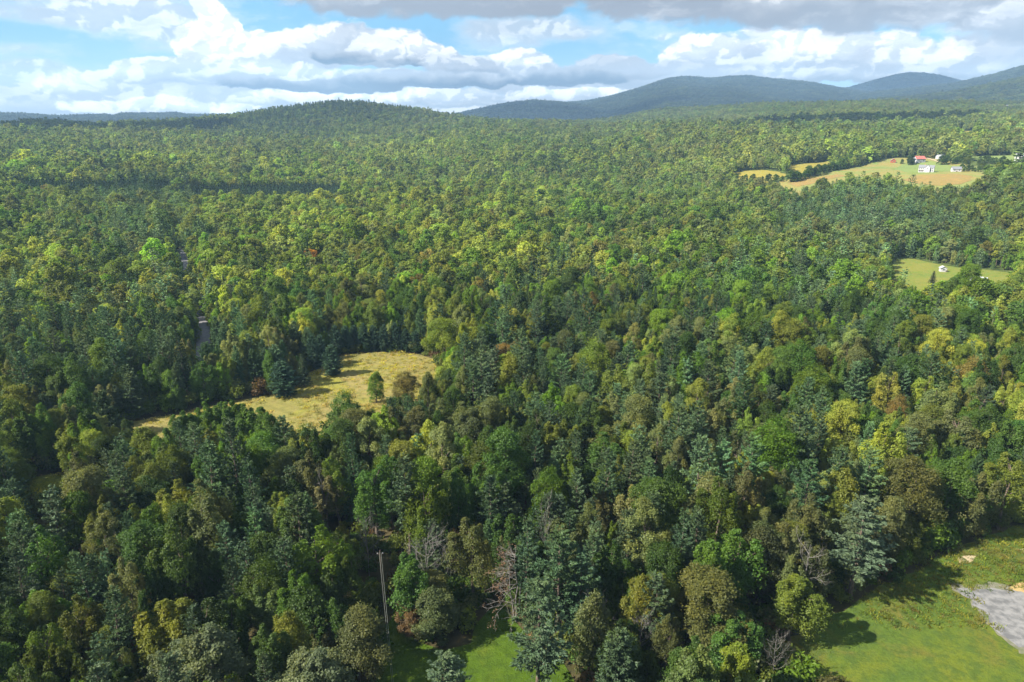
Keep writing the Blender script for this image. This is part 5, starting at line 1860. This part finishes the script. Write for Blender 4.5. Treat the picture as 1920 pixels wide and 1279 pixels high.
instance_mass('undergrowth', np.column_stack([gx, gy, height(gx, gy) - .1]), rng.integers(0, 4, n), np.column_stack([np.zeros((n, 2)), rng.uniform(0, 6.28, n)]),
              np.column_stack([sc, sc, sc]), tn, LIB2, 'low dark undergrowth beneath and beside the trees')

# rough grass and herbs on the near clearings
LIB3 = bpy.data.collections.new('tuft_prototypes')
for s in range(4):
    rg = np.random.default_rng(300 + s)
    g = Geo()
    n = 34
    C = np.column_stack([rg.normal(size=(n, 2)) * .42, rg.uniform(.05, .30, n)])
    ax = norm(np.column_stack([rg.normal(size=(n, 2)) * .5, np.ones(n)]))
    V, Q = cards(C, np.column_stack([rg.normal(size=(n, 2)), rg.uniform(0, .8, n)]), rg.uniform(.35, .7, n), .22, rg, .1, ax)
    g.add(V, Q)
    o = bpy.data.objects.new('tuft_%02d' % s, g.mesh('tuft', [M['leaf']]))
    LIB3.objects.link(o)


def tufts_on(name, poly, cell, pal, pw, size, label, avoid=None, rmax=400):
    x0, y0 = poly.min(0)
    x1, y1 = poly.max(0)
    a, b = np.meshgrid(np.arange(x0, x1, cell), np.arange(y0, y1, cell))
    a = a.ravel() + rng.uniform(-.5, .5, a.size) * cell
    b = b.ravel() + rng.uniform(-.5, .5, b.size) * cell
    px, py, _ = project(a, b, np.zeros(len(a)))
    k = inside(poly, a, b) & (px > -80) & (px < 2000) & (py < 1360) & (np.hypot(a, b) < rmax)
    k &= fbm(a, b, 14, 3) + rng.normal(0, .25, len(a)) > -.12
    if avoid is not None:
        k &= ~(inside(avoid, a, b) & (rng.random(len(a)) < np.clip(poly_dist(avoid, a, b) / 1.6, .25, .985)))
    a, b = a[k], b[k]
    n = len(a)
    sp = np.clip(((fbm(a + 50, b, 40, 4) + 1) / 2 + rng.normal(0, .30, n)) * len(pal), 0, len(pal) - 1).astype(int)
    tn = np.array(pal)[sp] * rng.lognormal(0, .2, (n, 1))
    s = size * rng.lognormal(0, .3, n)
    instance_mass(name, np.column_stack([a, b, height(a, b) + .1]), rng.integers(0, 4, n), np.column_stack([np.zeros((n, 2)), rng.uniform(0, 6.28, n)]), np.column_stack([s, s, s * .8]), tn, LIB3, label)


tufts_on('rough_grass', POLY['rough_field'], 0.95, [(0.07, 0.115, 0.022), (0.10, 0.155, 0.022), (0.14, 0.17, 0.02), (0.15, 0.155, 0.02), (0.13, 0.12, 0.03)], None, .75,
         'rough yellow-green grass and herbs on the right field', GRAVEL)
tufts_on('meadow_grass', POLY['mown_meadow'], 2.0, [(0.20, 0.20, 0.06), (0.34, 0.27, 0.09), (0.32, 0.29, 0.05), (0.36, 0.33, 0.03)], None, 1.1, 'straw coloured grass on the mown meadow')
tufts_on('glade_grass', POLY['yellow_glade'], 1.0, [(0.26, 0.26, 0.03), (0.34, 0.31, 0.03), (0.15, 0.18, 0.03)], None, 1.3, 'yellow flowering herbs in the left glade')

# ------------------------------------------------------------------ haze: one closed box of thin air round camera and land
hz_ = bpy.data.materials.new('haze_air')
hz_.use_nodes = True
t = NT(hz_.node_tree)
for n in list(t.n):
    t.n.remove(n)
out = t.n.new('ShaderNodeOutputMaterial')
pv = t.n.new('ShaderNodeVolumePrincipled')
pv.inputs['Color'].default_value = (0.38, 0.64, 1.0, 1)
pv.inputs['Density'].default_value = HAZE
pv.inputs['Anisotropy'].default_value = 0.0
t.l.new(pv.outputs[0], out.inputs['Volume'])
g = Geo()
box(g, -8600, 8600, -8600, 8600, -60, 640)
if HAZE > 0:
    tag(obj('haze', g.mesh('haze', [hz_])), kind='stuff', label='thin blue haze filling the valley')
